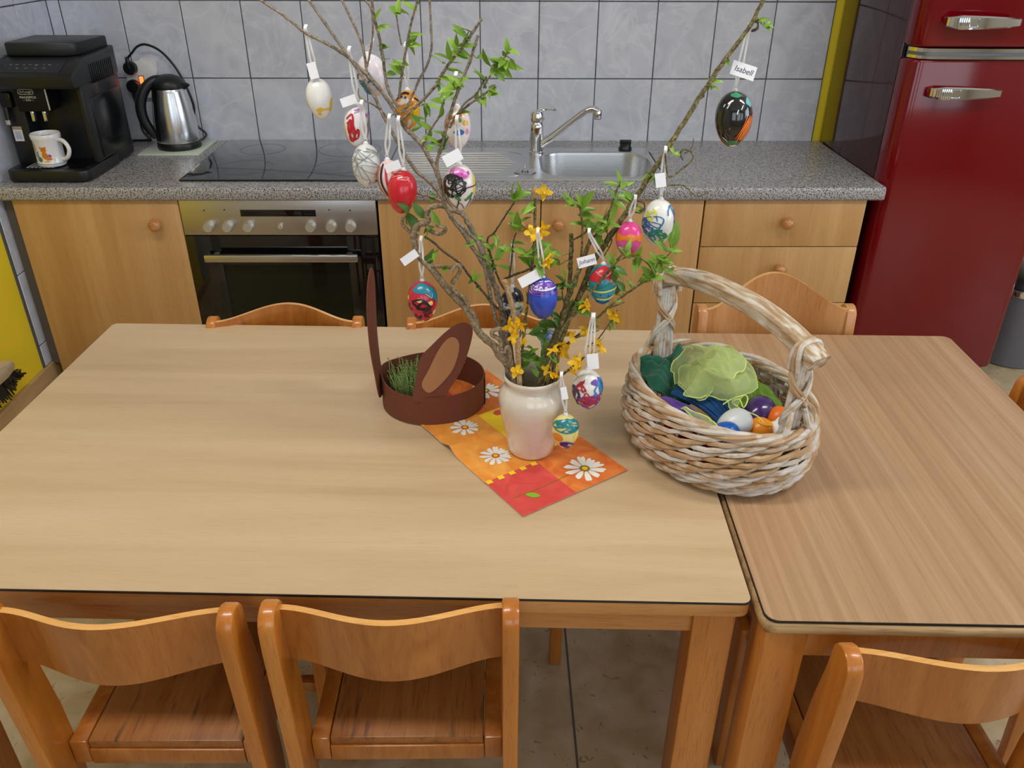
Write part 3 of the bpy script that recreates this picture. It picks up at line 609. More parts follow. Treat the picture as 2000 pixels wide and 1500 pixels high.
# ================================================================ fridge
def fridge():
    X0, X1, YF, SE, YBk = 2.1425, 2.678, .045, .105, .606
    t = thing('retro_fridge', 'dark red retro fridge with chrome handles and trim', 'fridge', ((X0+X1)/2, (YF+YBk)/2, 0))
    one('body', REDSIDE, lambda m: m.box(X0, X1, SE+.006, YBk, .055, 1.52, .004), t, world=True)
    one('gasket', BLACKPL, lambda m: m.box(X0+.006, X1-.006, SE-.004, SE+.008, .06, 1.51), t, world=True)
    def door(m, z0, z1):
        b = bmesh.new(); bmesh.ops.create_cube(b, size=1)
        for v in b.verts: v.co = Vector(((X0+X1)/2+v.co.x*(X1-X0), (YF+SE)/2+v.co.y*(SE-YF), (z0+z1)/2+v.co.z*(z1-z0)))
        es = [e for e in b.edges if all(abs(v.co.y-YF) < 1e-6 for v in e.verts) and abs(e.verts[0].co.z-e.verts[1].co.z) > .1]
        bmesh.ops.bevel(b, geom=es, offset=.042, segments=10, affect='EDGES', profile=.5)
        es = [e for e in b.edges if all(abs(v.co.z-z0) < 1e-6 for v in e.verts) or all(abs(v.co.z-z1) < 1e-6 for v in e.verts)]
        bmesh.ops.bevel(b, geom=es, offset=.008, segments=3, affect='EDGES', profile=.5)
        # a slight belly
        for v in b.verts:
            if v.co.y < SE-.002: v.co.y -= .010*(1-((v.co.x-(X0+X1)/2)/((X1-X0)/2))**2)
        m.bm(b)
    lo = one('door', RED, lambda m: door(m, .05, 1.047), t, world=True, angle=60)
    hi = one('freezer_door', RED, lambda m: door(m, 1.079, 1.52), t, world=True, angle=60)
    def strip(m, z0, z1):
        pts = []
        for i in range(25):
            f = i/24; x = X0+.004+(X1-X0-.008)*f; e = min(f, 1-f)*(X1-X0)
            y = YF-.006+(.045*(1-min(1, e/.042))**2 if e < .042 else 0)-.010*(1-(2*f-1)**2)
            pts.append((x, y))
        m.add([(x, y+dy, z) for z in (z0, z1) for dy in (0, .03) for x, y in pts], [(i, i+1, 50+i+1, 50+i) for i in range(24)]+[(i, i+1, 25+i+1, 25+i) for i in range(24)]+[(50+i, 50+i+1, 75+i+1, 75+i) for i in range(24)])
    one('chrome_strip', CHROME, lambda m: strip(m, 1.049, 1.058), t, world=True)
    one('chrome_strip', CHROME, lambda m: strip(m, 1.066, 1.077), t, world=True)
    one('strip_groove', M('groove_grey', (.2, .22, .26, 1), 0.3, 0.8, vary=0), lambda m: (strip(m, 1.057, 1.067)), t, world=True)
    def handle(m, z, x0):
        pts = []; L = .20
        for f, hw, yy in ((0, .0115, -.022), (.03, .0125, -.03), (.10, .0155, -.041), (.16, .018, -.045), (.5, .0165, -.046), (.8, .0135, -.045), (.97, .0105, -.041), (1.0, .008, -.036)):
            pts.append((x0+L*f, hw, yy))
        vs = []; fs = []
        for x, hw, yy in pts:
            y = YF-.008+yy
            for a, b in ((-1, .012), (-1, .004), (-.75, 0), (.75, 0), (1, .004), (1, .012)): vs.append((x, y+b, z+a*hw))
        n = 6
        for i in range(len(pts)-1):
            for j in range(n): fs.append((i*n+j, i*n+(j+1) % n, (i+1)*n+(j+1) % n, (i+1)*n+j))
        fs.append(tuple(range(n))); fs.append(tuple(range((len(pts)-1)*n, len(pts)*n))[::-1])
        m.add(vs, fs)
        m.box(x0+.004, x0+.03, YF-.03, YF+.02, z-.009, z+.009, .003)
    def collar(m, z, x0):
        for i in range(5): m.box(x0+.021+i*.006, x0+.024+i*.006, YF-.0548, YF-.05, z-.0135, z+.0135, .0008)
        m.tube([(x, YF-.0545, zz) for x, zz in rrect(x0+.063, z, .012, .011, .004, 4)], .0009, 5, closed=True)
    for z, x0, d in ((1.148, 2.208, hi), (.962, 2.209, lo)):
        m = MB(); handle(m, z, x0); h = m.build('handle', CHROME, angle=30); mv(h, t, d)
        m = MB(); collar(m, z, x0); h2 = m.build('handle_collar', CHROME, angle=30); mv(h2, t, h)
    FOOT = M('fridge_foot_grey', S(120, 122, 126), 0.4)
    for x in (X0+.05, X1-.05):
        for y in (YF+.05, YBk-.06): one('foot', FOOT, lambda m: m.lathe([(0, 0), (.02, 0), (.02, .012), (.014, .016), (.014, .06), (0, .06)], 16, mat=Matrix.Translation((x, y, 0))), t, world=True)
def mv(o, t, parent):
    o.data.transform(Matrix.Translation(-t.location)); o.parent = parent
fridge()
# bin
pb = atz(1990, 726, 0)
t = thing('pedal_bin', 'grey round pedal bin with silver rim beside the red fridge', 'bin', (pb.x+.02, pb.y+.125, 0))
one('bucket', GREYPL, lambda m: m.lathe([(0, 0), (.105, 0), (.112, .006), (.128, .15), (.135, .275), (0, .275)], 36), t)
one('rim', CHROME, lambda m: m.lathe([(.137, .272), (.14, .276), (.14, .292), (.136, .296)], 36), t)
one('lid', BLACKPL, lambda m: m.lathe([(.136, .294), (.13, .315), (.10, .338), (.05, .35), (0, .352)], 36), t)
# broom hung on the wall
t = thing('hand_broom', 'wooden broom with black bristles hung head down on the yellow wall', 'broom', (RX0+.02, -.37, .2))
def bh(m):
    m.prism([(-.17, -.012), (.12, -.016), (.155, -.01), (.172, .006), (.16, .022), (.1, .03), (-.17, .03)], -.018, .026, .006, mat=Matrix(((0, 0, 1, 0), (1, 0, 0, 0), (0, 1, 0, 0), (0, 0, 0, 1))))
one('head', wood('broom_head_wood', [S(190, 170, 142), S(204, 186, 158), S(214, 198, 172)], 'Y', 30, 2), bh, t)
one('stick', EDGE1, lambda m: m.tube([(.004, -.02, .02), (.004, -.02, 1.15)], .011, 12), t)
def bris(m):
    for i in range(60):
        for k in range(3):
            y = -.16+i*.0054+random.uniform(-.003, .003); x = -.008+k*.011
            s = .012+.05*max(0, (y-.05)/.12)
            q = (x+random.uniform(-.012, .012), y+s+random.uniform(-.012, .014), -.075+random.uniform(-.006, .012)+(.03*max(0, (y-.1)/.06)))
            m.tube([(x, y, -.008), ((x+q[0])/2, (y+q[1])/2, -.04), q], [.0045, .0055, .003], 4)
b_ = one('bristles', BLACKPL, bris, t); b_['kind'] = 'stuff'

# ================================================================ tables
def table(name, label, cx, cy, w, d, rot, top, edge, rad, rnd, legs_mat, leg_in, th=.024):
    t = thing(name, label, 'table', (cx, cy, 0), rot)
    hx, hy = w/2, d/2; z = TZ
    one('tabletop', top, lambda m: m.prism(rrect(0, 0, hx-.0012, hy-.0012, rad, 5), z-.0012, z, .0004, seg=1), t)
    one('laminate_edge', BLACKLINE, lambda m: m.prism(rrect(0, 0, hx, hy, rad, 5), z-.0034, z-.0010), t)
    one('edge_band', edge, lambda m: m.prism(rrect(0, 0, hx+(.004 if rnd else -.0004), hy+(.004 if rnd else -.0004), rad+.003, 5), z-th, z-.0036, .008 if rnd else .0012, seg=4), t)
    az0, az1 = z-th-.046, z-th; ins = leg_in-.0165+.006
    for nm in (-1, 1):
        one('apron', edge if not rnd else legs_mat, lambda m: m.box(-hx+ins, hx-ins, nm*(hy-ins)-.011, nm*(hy-ins)+.011, az0, az1, .0015), t)
        one('apron', edge if not rnd else legs_mat, lambda m: m.box(nm*(hx-ins)-.011, nm*(hx-ins)+.011, -hy+ins, hy-ins, az0, az1, .0015), t)
    for sx in (-1, 1):
        for sy in (-1, 1):
            one('leg', legs_mat, lambda m: m.box(sx*(hx-leg_in)-.0275, sx*(hx-leg_in)+.0275, sy*(hy-leg_in)-.0275, sy*(hy-leg_in)+.0275, 0, z-th, .003), t)
    return t
def rect_center(x, y, w, d, rot, sx):   # from the front corner nearest the seam
    c, s = cos(rot), sin(rot)
    return x+sx*w/2*c-d/2*s, y+sx*w/2*s+d/2*c
cx, cy = rect_center(1.2927, -1.6648, 1.1691, .7907, -.03645, -1)
table('activity_table', 'pale beech table with crosswise grain carrying the bouquet', cx, cy, 1.1691, .7907, -.03645, T1TOP, EDGE1, .012, False, LEGW, .041)
cx, cy = rect_center(1.2995, -1.6939, .58, .8091, -.0336, 1)
table('side_table', 'pinkish beech table with lengthwise grain and worn rounded edge', cx, cy, .578, .8091, -.0336, T2TOP, EDGE2, .016, True, LEGW, .030, .022)

# ================================================================ chairs
def make_chair(label, loc, rotz, w=.29, h=.672, seat=.385, bow=.042, hump=.014, drop=-.004, zo=.015, sh=.090, mats=(CHAIRZ, CHAIRX), depth=.32):
    cz, cx_ = mats
    t = thing('childs_chair', label, 'chair', loc, rotz, "wooden children's chairs around the tables")
    P = w/2; zp = Matrix(((0, 0, 1, 0), (1, 0, 0, 0), (0, 1, 0, 0), (0, 0, 0, 1)))   # (y, z, x) outline -> world
    k = h/.672
    out = [(-.185, 0), (-.172, seat), (-.186, h-.06)]
    top = [(-.186+.024-.024*cos(a), h-.025+.025*sin(a)) for a in [radians(q) for q in (5, 30, 55, 80, 105, 130, 155)]]
    back = [(-.135, h-.06), (-.124, h-.12), (-.112, seat+.06), (-.108, seat-.05), (-.13, 0)]
    outline = out+top+back
    for s in (-1, 1):
        one('leg', cz, lambda m: m.prism([(y, z) for y, z in outline], s*P-.0105, s*P+.0105, .0035, mat=zp), t)
        one('leg', cz, lambda m: m.box(s*(P-.004)-.012, s*(P-.004)+.012, depth-.175, depth-.133, 0, seat-.006, .003), t)
        one('seat_rail', cx_, lambda m: m.box(s*(P-.0235)-.0125, s*(P-.0235)+.0125, -.13, depth-.13, seat-.045, seat, .003), t)
    one('seat', CHAIRS, lambda m: m.box(-P+.0375, P-.0375, -.127, depth-.13, seat-.016, seat-.0005, .0018), t)
    one('back_rail', cx_, lambda m: m.box(-P+.0365, P-.0365, -.13, -.112, seat-.046, seat-.0165, .0015), t)
    one('front_rail', cx_, lambda m: m.box(-P+.0365, P-.0365, depth-.15, depth-.132, seat-.046, seat-.0165, .0015), t)
    zt, zb = h-zo, h-zo-sh*k
    y0 = -.150
    def slat(m):
        nu = 25; nv = 7; th = .0045
        def pt(u, v, o):
            x = (-1+2*u)*(P-.006); c = .5+.5*cos(pi*(2*u-1)); c = c**.85
            z = zb-drop*c+(zt+hump*c-(zb-drop*c))*v
            return (x, y0-bow*c+o+(.006*(1-v)), z)
        vs = []; fs = []; ms = []
        for o in (-th, th):
            for i in range(nu):
                for j in range(nv): vs.append(pt(i/(nu-1), j/(nv-1), o))
        N_ = nu*nv; I = lambda s_, i, j: s_*N_+i*nv+j
        for i in range(nu-1):
            for j in range(nv-1):
                fs.append((I(0, i, j), I(0, i+1, j), I(0, i+1, j+1), I(0, i, j+1))); ms.append(0)
                fs.append((I(1, i, j), I(1, i, j+1), I(1, i+1, j+1), I(1, i+1, j))); ms.append(0)
            fs.append((I(0, i, nv-1), I(0, i+1, nv-1), I(1, i+1, nv-1), I(1, i, nv-1))); ms.append(1)
            fs.append((I(0, i, 0), I(1, i, 0), I(1, i+1, 0), I(0, i+1, 0))); ms.append(1)
        m.add(vs, fs); m.m[-len(ms):] = ms
    one('backrest', [cx_, CHAIRP], slat, t, angle=35)
    one('stretcher', cx_, lambda m: m.box(-P+.008, P-.008, depth-.16, depth-.14, .14, .165, .002), t)
    return t
make_chair('glossy beech chair at the near side of the pale table, closest to the table seam', (.842, -1.533, 0), .0)
make_chair('glossy beech chair in front of the pale table, cut off by the picture edge', (.506, -1.536, 0), -.01)
make_chair('glossy beech chair in front of the pinkish table, seat scratched pale', (1.538, -1.583, 0), .0, w=.306, h=.645, seat=.36)
make_chair('beech chair behind the pale table facing the oven', (.520, -1.0, 0), pi, w=.306, h=.655, seat=.36, bow=.05, hump=.02, zo=.006, drop=0)
make_chair('beech chair behind the pale table, half hidden by the branches', (.941, -1.008, 0), pi, w=.306, h=.655, seat=.36, bow=.05, hump=.02, zo=.006, drop=0)
make_chair('pale worn beech chair with high arched back behind the pinkish table', (1.553, -1.015, 0), pi+.0, w=.311, h=.688, seat=.38, bow=.05, zo=.006, drop=0, hump=.062, mats=(CHAIRT, CHAIRT))
make_chair('beech chair at the end of the pinkish table, only its back post showing', (1.788, -1.275, 0), pi/2, w=.31, h=.662, seat=.36, depth=.19, bow=.05, zo=.006, drop=0)

# ================================================================ napkin with printed daisies
def napkin():
    o = atz(1022, 1011, TZ); e = atz(1226, 920, TZ)
    u = (e-o); u.z = 0; W_ = u.length; u.normalize(); w = Vector((-u.y, u.x, 0))
    t = thing('paper_napkin', 'folded orange, red and yellow paper napkin printed with white daisies', 'napkin', (o.x, o.y, TZ))
    def zf(s, q):
        b = math.exp(-((q-.205)/.014)**2)*(1-min(1, s/.11))*.011 + math.exp(-((q-.26)/.03)**2)*(1-min(1, s/.09))*.004
        return .0016+b+.0006*max(0, 1-q/.02)
    def P(s, q, l=0): 
        p = u*s+w*q; return Vector((p.x, p.y, zf(s, q)+l))
    def pat(name, stops, sc=30): return blend(name, stops, scale=sc, rough=0.75, coat=0, detail=4, amt=0)
    RD = pat('napkin_red', [(0.3, S(206, 62, 56)), (0.7, S(224, 84, 76))]); OR = pat('napkin_orange', [(0.3, S(212, 98, 34)), (0.55, S(226, 124, 48)), (0.75, S(236, 150, 70))], 34)
    OY = pat('napkin_amber', [(0.3, S(228, 132, 36)), (0.7, S(244, 172, 74))], 24); YE = pat('napkin_yellow', [(0.3, S(244, 202, 20)), (0.7, S(250, 216, 44))])
    us = [0, .02, .04, .06, .08, .098, .12, .14, .16, .18, W_]
    vs = [0, .02, .04, .06, .08, .1, .118, .135, .15, .17, .185, .195, .2, .205, .215, .23, .25, .27, .30, .318, .335, .355, .375, .4]
    def reg(i, j):
        s = (us[i]+us[i+1])/2; q = (vs[j]+vs[j+1])/2
        p = q if q < .2 else .4-q
        if s < .098: return 0 if p < .1 else 2
        return 1 if p < .118 else 3
    me = MB()
    pts = [P(s, q) for s in us for q in vs]; nv = len(vs)
    me.add(pts, [(i*nv+j, (i+1)*nv+j, (i+1)*nv+j+1, i*nv+j+1) for i in range(len(us)-1) for j in range(nv-1)])
    me.m = [reg(i, j) for i in range(len(us)-1) for j in range(nv-1)]
    sh = me.build('sheet', [RD, OR, OY, YE], t)
    low = MB()
    for k in range(2): low.add([P(s, q, -.0005-.0004*k) for s in us for q in vs], [(i*nv+j, (i+1)*nv+j, (i+1)*nv+j+1, i*nv+j+1) for i in range(len(us)-1) for j in range(nv-1)])
    lo = low.build('under_layer', M('napkin_paper_white', S(236, 226, 220), 0.8), t)
    WH = M('print_white', S(240, 236, 228), 0.7, vary=0.03); OC = M('print_rust', S(206, 84, 28), 0.7, vary=0); YC = bpy.data.materials['napkin_yellow']; GR = M('print_leaf_green', S(132, 182, 40), 0.7); GS = M('print_stem_olive', S(150, 118, 30), 0.7)
    def st(px): 
        p = atz(px[0], px[1], TZ+.002)-o; p.z = 0; return p.dot(u), p.dot(w)
    def daisy(px, R, n, centre, ci):
        s0, q0 = st(px) if px[0] > 5 else px
        def f(m):
            for k in range(n):
                a = 2*pi*k/n+.1*sin(k*3); r1 = R*(1+.08*sin(k*5)); hw = R*.108
                ds, dq = cos(a), sin(a)
                pp = [(.24*R, .35), (.5*R, .9), (.8*R, 1.05), (.95*R, .75), (1.02*R, 0), (.95*R, -.75), (.8*R, -1.05), (.5*R, -.9), (.24*R, -.35)]
                m.add([P(s0+ds*r*r1/R-dq*h*hw, q0+dq*r*r1/R+ds*h*hw, .0004+.00006*(k % 3)) for r, h in pp], [tuple(range(9))])
        d = one('printed_daisy', WH, f, sh)
        def disc(m, rr, l): m.add([P(s0, q0, l)]+[P(s0+rr*cos(2*pi*k/16), q0+rr*sin(2*pi*k/16), l) for k in range(16)], [(0, 1+k, 1+(k+1) % 16) for k in range(16)])
        one('printed_daisy_eye', centre, lambda m: disc(m, R*.27, .0006), sh); one('printed_daisy_eye', ci, lambda m: disc(m, R*.15, .0008), sh)
    daisy((1142, 915), .031, 20, GS, YC); daisy((968, 890), .0245, 22, OC, YC); daisy((908, 836), .0245, 18, OC, YC); daisy((948, 763), .029, 17, GS, YC)
    for base in (.1, .3):
        for k in range(5):
            s0 = .006+k*.021
            one('printed_square', YC, lambda m: m.add([P(s0+a, base-.003+b, .0005) for a, b in ((-.005, -.004), (.005, -.005), (.0055, .004), (-.0045, .0045))], [(0, 1, 2, 3)]), sh)
    def stem(m):
        a, b = st((1003, 972)), st((1112, 926)); n = 12
        for side in (1,):
            L_ = [(a[0]+(b[0]-a[0])*k/n, a[1]+(b[1]-a[1])*k/n-.002*sin(pi*k/n)) for k in range(n+1)]
            m.add([P(s, q+d, .0005) for s, q in L_ for d in (-.0007, .0007)], [(2*k, 2*k+2, 2*k+3, 2*k+1) for k in range(n)])
    one('printed_stem', GS, stem, sh)
    def lf(m):
        s0, q0 = st((1026, 965)); s1, q1 = st((1056, 969)); n = 8
        c = [(s0+(s1-s0)*k/n, q0+(q1-q0)*k/n) for k in range(n+1)]; dx, dy = s1-s0, q1-q0; l = sqrt(dx*dx+dy*dy)
        hw = [.0058*sin(pi*k/n)**.7 for k in range(n+1)]
        m.add([P(s-dy/l*h*k, q+dx/l*h*k, .0006) for (s, q), h in zip(c, hw) for k in (-1, 1)], [(2*k, 2*k+2, 2*k+3, 2*k+1) for k in range(n)])
    one('printed_leaf', GR, lf, sh)
    def tul(m):
        s0, q0 = st((972, 806))
        m.add([P(s0+a, q0+b, .0006) for a, b in ((-.006, -.006), (.004, -.008), (.01, -.002), (.006, .002), (.01, .006), (0, .008), (-.008, .003))], [tuple(range(7))])
    one('printed_flower', RD, tul, sh)
napkin()

# ================================================================ paper bunny and cress
BR = M('brown_card', S(112, 58, 38), 0.75, vary=0.05, vscale=60); BRL = M('tan_card', S(172, 120, 78), 0.75, vary=0.03); BLACKC = M('black_card', S(24, 22, 24), 0.6)
BC = Vector((.857, -1.163, TZ)); BRX, BRY, BHT = .0905, .0845, .056
def bunny():
    t = thing('paper_bunny_basket', 'brown card bunny basket with two long ears on the pale table', 'paper craft', BC)
    def band(m):
        n = 56; th = .0012
        def zt(a): 
            # taller towards the upright ear
            return BHT+.012*max(0, cos(a-pi))**6
        vs = []
        for k in range(n):
            a = 2*pi*k/n
            for r, z in ((1, .0025), (1, zt(a)), (1-th/BRX*1.2, zt(a)), (1-th/BRX*1.2, .0025)): vs.append((BRX*r*cos(a), BRY*r*sin(a), z))
        m.add(vs, [(4*k+j, 4*((k+1) % n)+j, 4*((k+1) % n)+(j+1) % 4, 4*k+(j+1) % 4) for k in range(n) for j in range(4)])
    one('band', BR, band, t, angle=30)
    def ear(pts, name, mat, parent, off=0, th=.0008):
        P3 = pts; n = len(P3); 
        c1, c2 = P3[0], P3[n//3]; nrm = (P3[n//3]-P3[0]).cross(P3[2*n//3]-P3[0]).normalized()
        if nrm.y > 0: nrm = -nrm
        m = MB(); m.add([p+nrm*(off+th) for p in P3]+[p+nrm*(off-th) for p in P3], [tuple(range(n)), tuple(range(n, 2*n))[::-1]]+[(k, (k+1) % n, n+(k+1) % n, n+k) for k in range(n)])
        return m.build(name, mat, parent)
    # leaning ear with its pale inside: a flat card on a slanting plane
    def pl(x, y): # crop pixels -> slanted card plane
        u, v = 720+x/3.658, 620+y/3.658
        d = ray(u, v); n = Vector((0.10, -1, 0.16)); p0 = BC+Vector((.0, -BRY-.0005, .03)); k = n.dot(p0-CAMP)/n.dot(d)
        return CAMP+d*k-BC
    out = smooth([pl(*p) for p in ((322, 592), (325, 500), (340, 420), (370, 290), (450, 200), (560, 95), (640, 45), (700, 40), (742, 80), (735, 160), (700, 280), (650, 400), (585, 500), (530, 590), (425, 600))], 4, True)
    e = ear(out, 'ear', BR, t)
    inn = smooth([pl(*p) for p in ((380, 470), (430, 370), (500, 230), (560, 155), (610, 140), (645, 180), (640, 260), (600, 370), (530, 460), (450, 530), (405, 525))], 4, True)
    ear(inn, 'inner_ear', BRL, e, .0014, .0004)
    # upright ear seen nearly edge on
    X = BC.x-BRX
    pr = [(-.026, .0), (-.03, .06), (-.034, .12), (-.033, .19), (-.024, .235), (-.006, .258), (.012, .25), (.026, .22), (.032, .17), (.03, .11), (.026, .05), (.024, 0)]
    def tw(y, z): return Vector((-BRX+.0005-.006*sin(z/.26*pi)+.10*y*(z/.26), y-.012, .03+z*.88))
    oo = smooth([tw(*p) for p in pr], 4, True)
    n = len(oo); m = MB(); th = Vector((.0009, 0, 0)); cen = sum(oo, Vector())/n
    m.add([p+th for p in oo]+[cen+th]+[p-th for p in oo]+[cen-th], [((k+1) % n, k, n) for k in range(n)]+[(n+1+k, n+1+(k+1) % n, 2*n+1) for k in range(n)]+[(k, (k+1) % n, n+1+(k+1) % n, n+1+k) for k in range(n)])
    e2 = m.build('ear', BR, t)
    q = [tw(y*.55+.0, .03+z*.78) for y, z in pr]; q = smooth(q, 3, True); n = len(q); m = MB(); cen = sum(q, Vector())/n
    m.add([p-th*1.4 for p in q]+[cen-th*1.4], [(k, (k+1) % n, n) for k in range(n)]); m.build('inner_ear', BRL, e2)
    a = .02
    one('tail_flap', BLACKC, lambda m: m.box(BRX-.001, BRX+.001, -.012, .006, .001, .055, 0, mat=Matrix.Rotation(-.02, 4, 'Z')), t)
    one('glue_dot', WHITEPL, lambda m: m.lathe([(0, 0), (.0017, .0003), (0, .0012)], 10, mat=Matrix.Translation((.052, .062, .045))), t)
bunny()
def cress():
    c = Vector((.826, -1.158, TZ))
    t = thing('cress_dish', 'small clear dish of green cress inside the card bunny', 'plant', c)
    one('dish', glassy('clear_plastic', S(70, 76, 72), 0.35), lambda m: m.lathe([(0, .001), (.04, .001), (.046, .006), (.05, .03), (.0515, .031), (.049, .029), (.045, .007), (0, .004)], 36), t)
    one('soil', M('dark_soil', S(38, 36, 26), 0.9, vary=0.3, vscale=200, bump=1.0, bscale=300), lambda m: m.lathe([(.0445, .006), (.0475, .02), (.03, .023), (0, .022)], 28), t)
    ST = M('cress_stem', S(176, 196, 120), 0.5); LF = M('cress_leaf', S(84, 138, 40), 0.5, vary=0.15)
    def stalks(m):
        rnd = random.Random(5)
        for k in range(230):
            a = rnd.uniform(0, 2*pi); r = .046*sqrt(rnd.random()); h = rnd.uniform(.022, .05)*(1.25 if rnd.random() < .12 else 1)
            x, y = r*cos(a), r*sin(a); dx, dy = rnd.uniform(-.008, .008)+.1*x, rnd.uniform(-.008, .008)+.1*y
            p = [(x, y, .018), (x+dx*.3, y+dy*.3, .018+h*.55), (x+dx, y+dy, .018+h)]
            m.tube(smooth(p, 2), .00045, 3, 0, caps=False)
            tip = Vector(p[-1])
            for s in (-1, 1):
                b = rnd.uniform(0, 2*pi); d = Vector((cos(b), sin(b), rnd.uniform(.1, .7)))*s; d.z = abs(d.z); d.normalize(); w = d.cross(Vector((0, 0, 1))).normalized()
                L_ = rnd.uniform(.003, .0052)
                m.add([tip, tip+d*L_*.5+w*L_*.33, tip+d*L_, tip+d*L_*.5-w*L_*.33], [(0, 1, 2, 3)], 1)
    o = one('sprouts', [ST, LF], stalks, t); o['kind'] = 'stuff'
cress()

# ================================================================ vase
VC = Vector((1.0245, -1.3165, TZ+.002))
t = thing('stoneware_vase', 'cream glazed stoneware vase standing on the daisy napkin', 'vase', VC)
GLZ = blend('cream_glaze', [(0.25, S(212, 198, 178)), (0.5, S(226, 216, 202)), (0.75, S(234, 228, 218))], 16, 0.18, 0.6, 4, 0.8, amt=0)
one('pot', GLZ, lambda m: m.lathe([(0, .0), (.034, .0), (.0375, .004), (.040, .02), (.0445, .045), (.050, .075), (.0525, .092), (.0525, .10), (.050, .109), (.0445, .117), (.042, .121), (.0425, .127), (.0455, .133), (.046, .1365), (.0445, .139), (.042, .138), (.0385, .128), (.039, .118), (.047, .10), (.044, .06), (.035, .01), (0, .008)], 56), t)

# ================================================================ wicker basket
BKC = Vector((1.3205, -1.306, TZ)); BTH = radians(-62)
def bk(a, rad, z, k=(1, 1)):   # basket local polar
    return Vector((rad*k[0]*cos(a), rad*k[1]*sin(a), z))
PROF = [(0.0, .136, .106), (.010, .147, .118), (.03, .158, .128), (.055, .164, .131), (.08, .163, .127), (.098, .160, .119), (.115, .158, .115)]
def ab(z):
    z = max(0, min(.115, z))
    for i in range(len(PROF)-1):
        z0, a0, b0 = PROF[i]; z1, a1, b1 = PROF[i+1]
        if z <= z1: f = (z-z0)/(z1-z0); return a0+(a1-a0)*f, b0+(b1-b0)*f
def bp(ang, z, off=0):
    a, b = ab(z); return Vector(((a+off)*cos(ang), (b+off)*sin(ang), z))
WICK = blend('whitewashed_wicker', [(0.30, S(178, 146, 110)), (0.40, S(198, 174, 146)), (0.50, S(212, 202, 190)), (0.75, S(224, 219, 213))], 34, 0.55, 0.0, 4, 0.6, sc=(1, 1, 1.6), amt=7, bump=0.3)
WICKT = blend('tan_wicker', [(0.30, S(168, 130, 90)), (0.52, S(192, 157, 118)), (0.68, S(212, 196, 176))], 30, 0.5, 0.0, 4, 0.6, amt=7, bump=0.3)
bkt = thing('wicker_basket', 'whitewashed oval wicker basket with arched wooden handle across both tables', 'basket', BKC, BTH)
NS = 24
for k in range(NS):   # upright stakes
    a = 2*pi*k/NS
    one('stake', WICK, lambda m: [m.tube([bp(a+d, z, -.003) for z in (.004, .03, .06, .085, .108)], .0028, 6) for d in (-.022, .022)], bkt)['kind'] = 'stuff'
NR = 8; rz = [.0105+.0122*r for r in range(NR)]
rr_ = random.Random(11)
for r in range(NR):
    for k in range(NS):
        s = k+.5*(r % 2); st_ = 2*pi/NS
        pts = []; jz = rr_.uniform(-.0014, .0014)
        for f in [i/9 for i in range(10)]:
            a = (s-.55+2.15*f)*st_
            z = rz[r]-.0085+.017*f+rr_.uniform(-.0009, .0009)+jz
            off = -.0095+.0155*sin(pi*min(1, max(0, f)))**.7
            pts.append(bp(a, max(.004, z), off))
        ra = rr_.uniform(.0036, .0047)
        one('wicker_rod', WICKT if rr_.random() < .42 else WICK, lambda m: m.tube(pts, [ra*.7]+[ra]*8+[ra*.7], 6), bkt)
for q in range(5):    # twisted rim rods
    def rimf(m):
        n = 120; m.tube([bp(2*pi*i/n, .108, .001+.0058*cos(2*pi*i/n*5+q*2*pi/5)) + Vector((0, 0, .006*sin(2*pi*i/n*5+q*2*pi/5))) for i in range(n)], .0043, 7, closed=True)
    one('rim_rod', (WICK, WICKT)[q % 2], rimf, bkt)
for q in range(2):
    one('foot_rod', WICK, lambda m: m.tube([bp(2*pi*i/80, .0045, -.002+.004*cos(2*pi*i/80*20+q*pi))+Vector((0, 0, .0012*sin(2*pi*i/80*20+q*pi))) for i in range(80)], .0042, 7, closed=True), bkt)
one('bottom', WICKT, lambda m: m.prism([(.137*cos(2*pi*i/48), .107*sin(2*pi*i/48)) for i in range(48)], .003, .008), bkt)
# posts: bundles of rods with crossing bindings
PZ = .228
for s in (-1, 1):
    bx = s*.148
    for i in range(5):
        y = (i-2)*.0068
        one('post_rod', WICK, lambda m: m.tube(smooth([(bx-s*.004, y*1.5, .02), (bx-s*.004, y*1.2, .09), (bx-s*.001, y, .15), (bx, y*.85, .2), (bx, y*.8, PZ-.004)], 4), .0042, 7), bkt)
    for q in range(2):
        def bind(m):
            pts = []; n = 60
            for i in range(n+1):
                f = i/n; z = .085+(PZ-.085)*f; a = (f*2*pi*1.25)*(1 if q else -1)+(pi/2 if q else -pi/2)
                w = .021-.004*f+.008*max(0, (.2-f)/.2)
                pts.append((bx+s*.0+.0095*cos(a), w*sin(a), z))
            for d in (-.0035, .0035): m.tube([(x, y, z+d) for x, y, z in pts], .0034, 6)
        one('binding_rod', (WICKT, WICK)[q], bind, bkt)['kind'] = 'stuff'
    # splayed ends at the rim
    for q in (-1, 1):
        one('binding_rod', WICK, lambda m: m.tube(smooth([(bx+s*.006, q*.012, .15), (bx+s*.012, q*.024, .115), (bx-s*.004, q*.05, .10), (bx-s*.022, q*.075, .095)], 5), .0045, 7), bkt)
HWOOD = blend('whitewashed_handle_wood', [(0.30, S(154, 124, 88)), (0.44, S(182, 154, 120)), (0.56, S(204, 190, 170)), (0.70, S(228, 224, 220))], 90, 0.6, 0, 6, 0.6, sc=(.22, 1.2, 1.2), amt=0, bump=0.4)
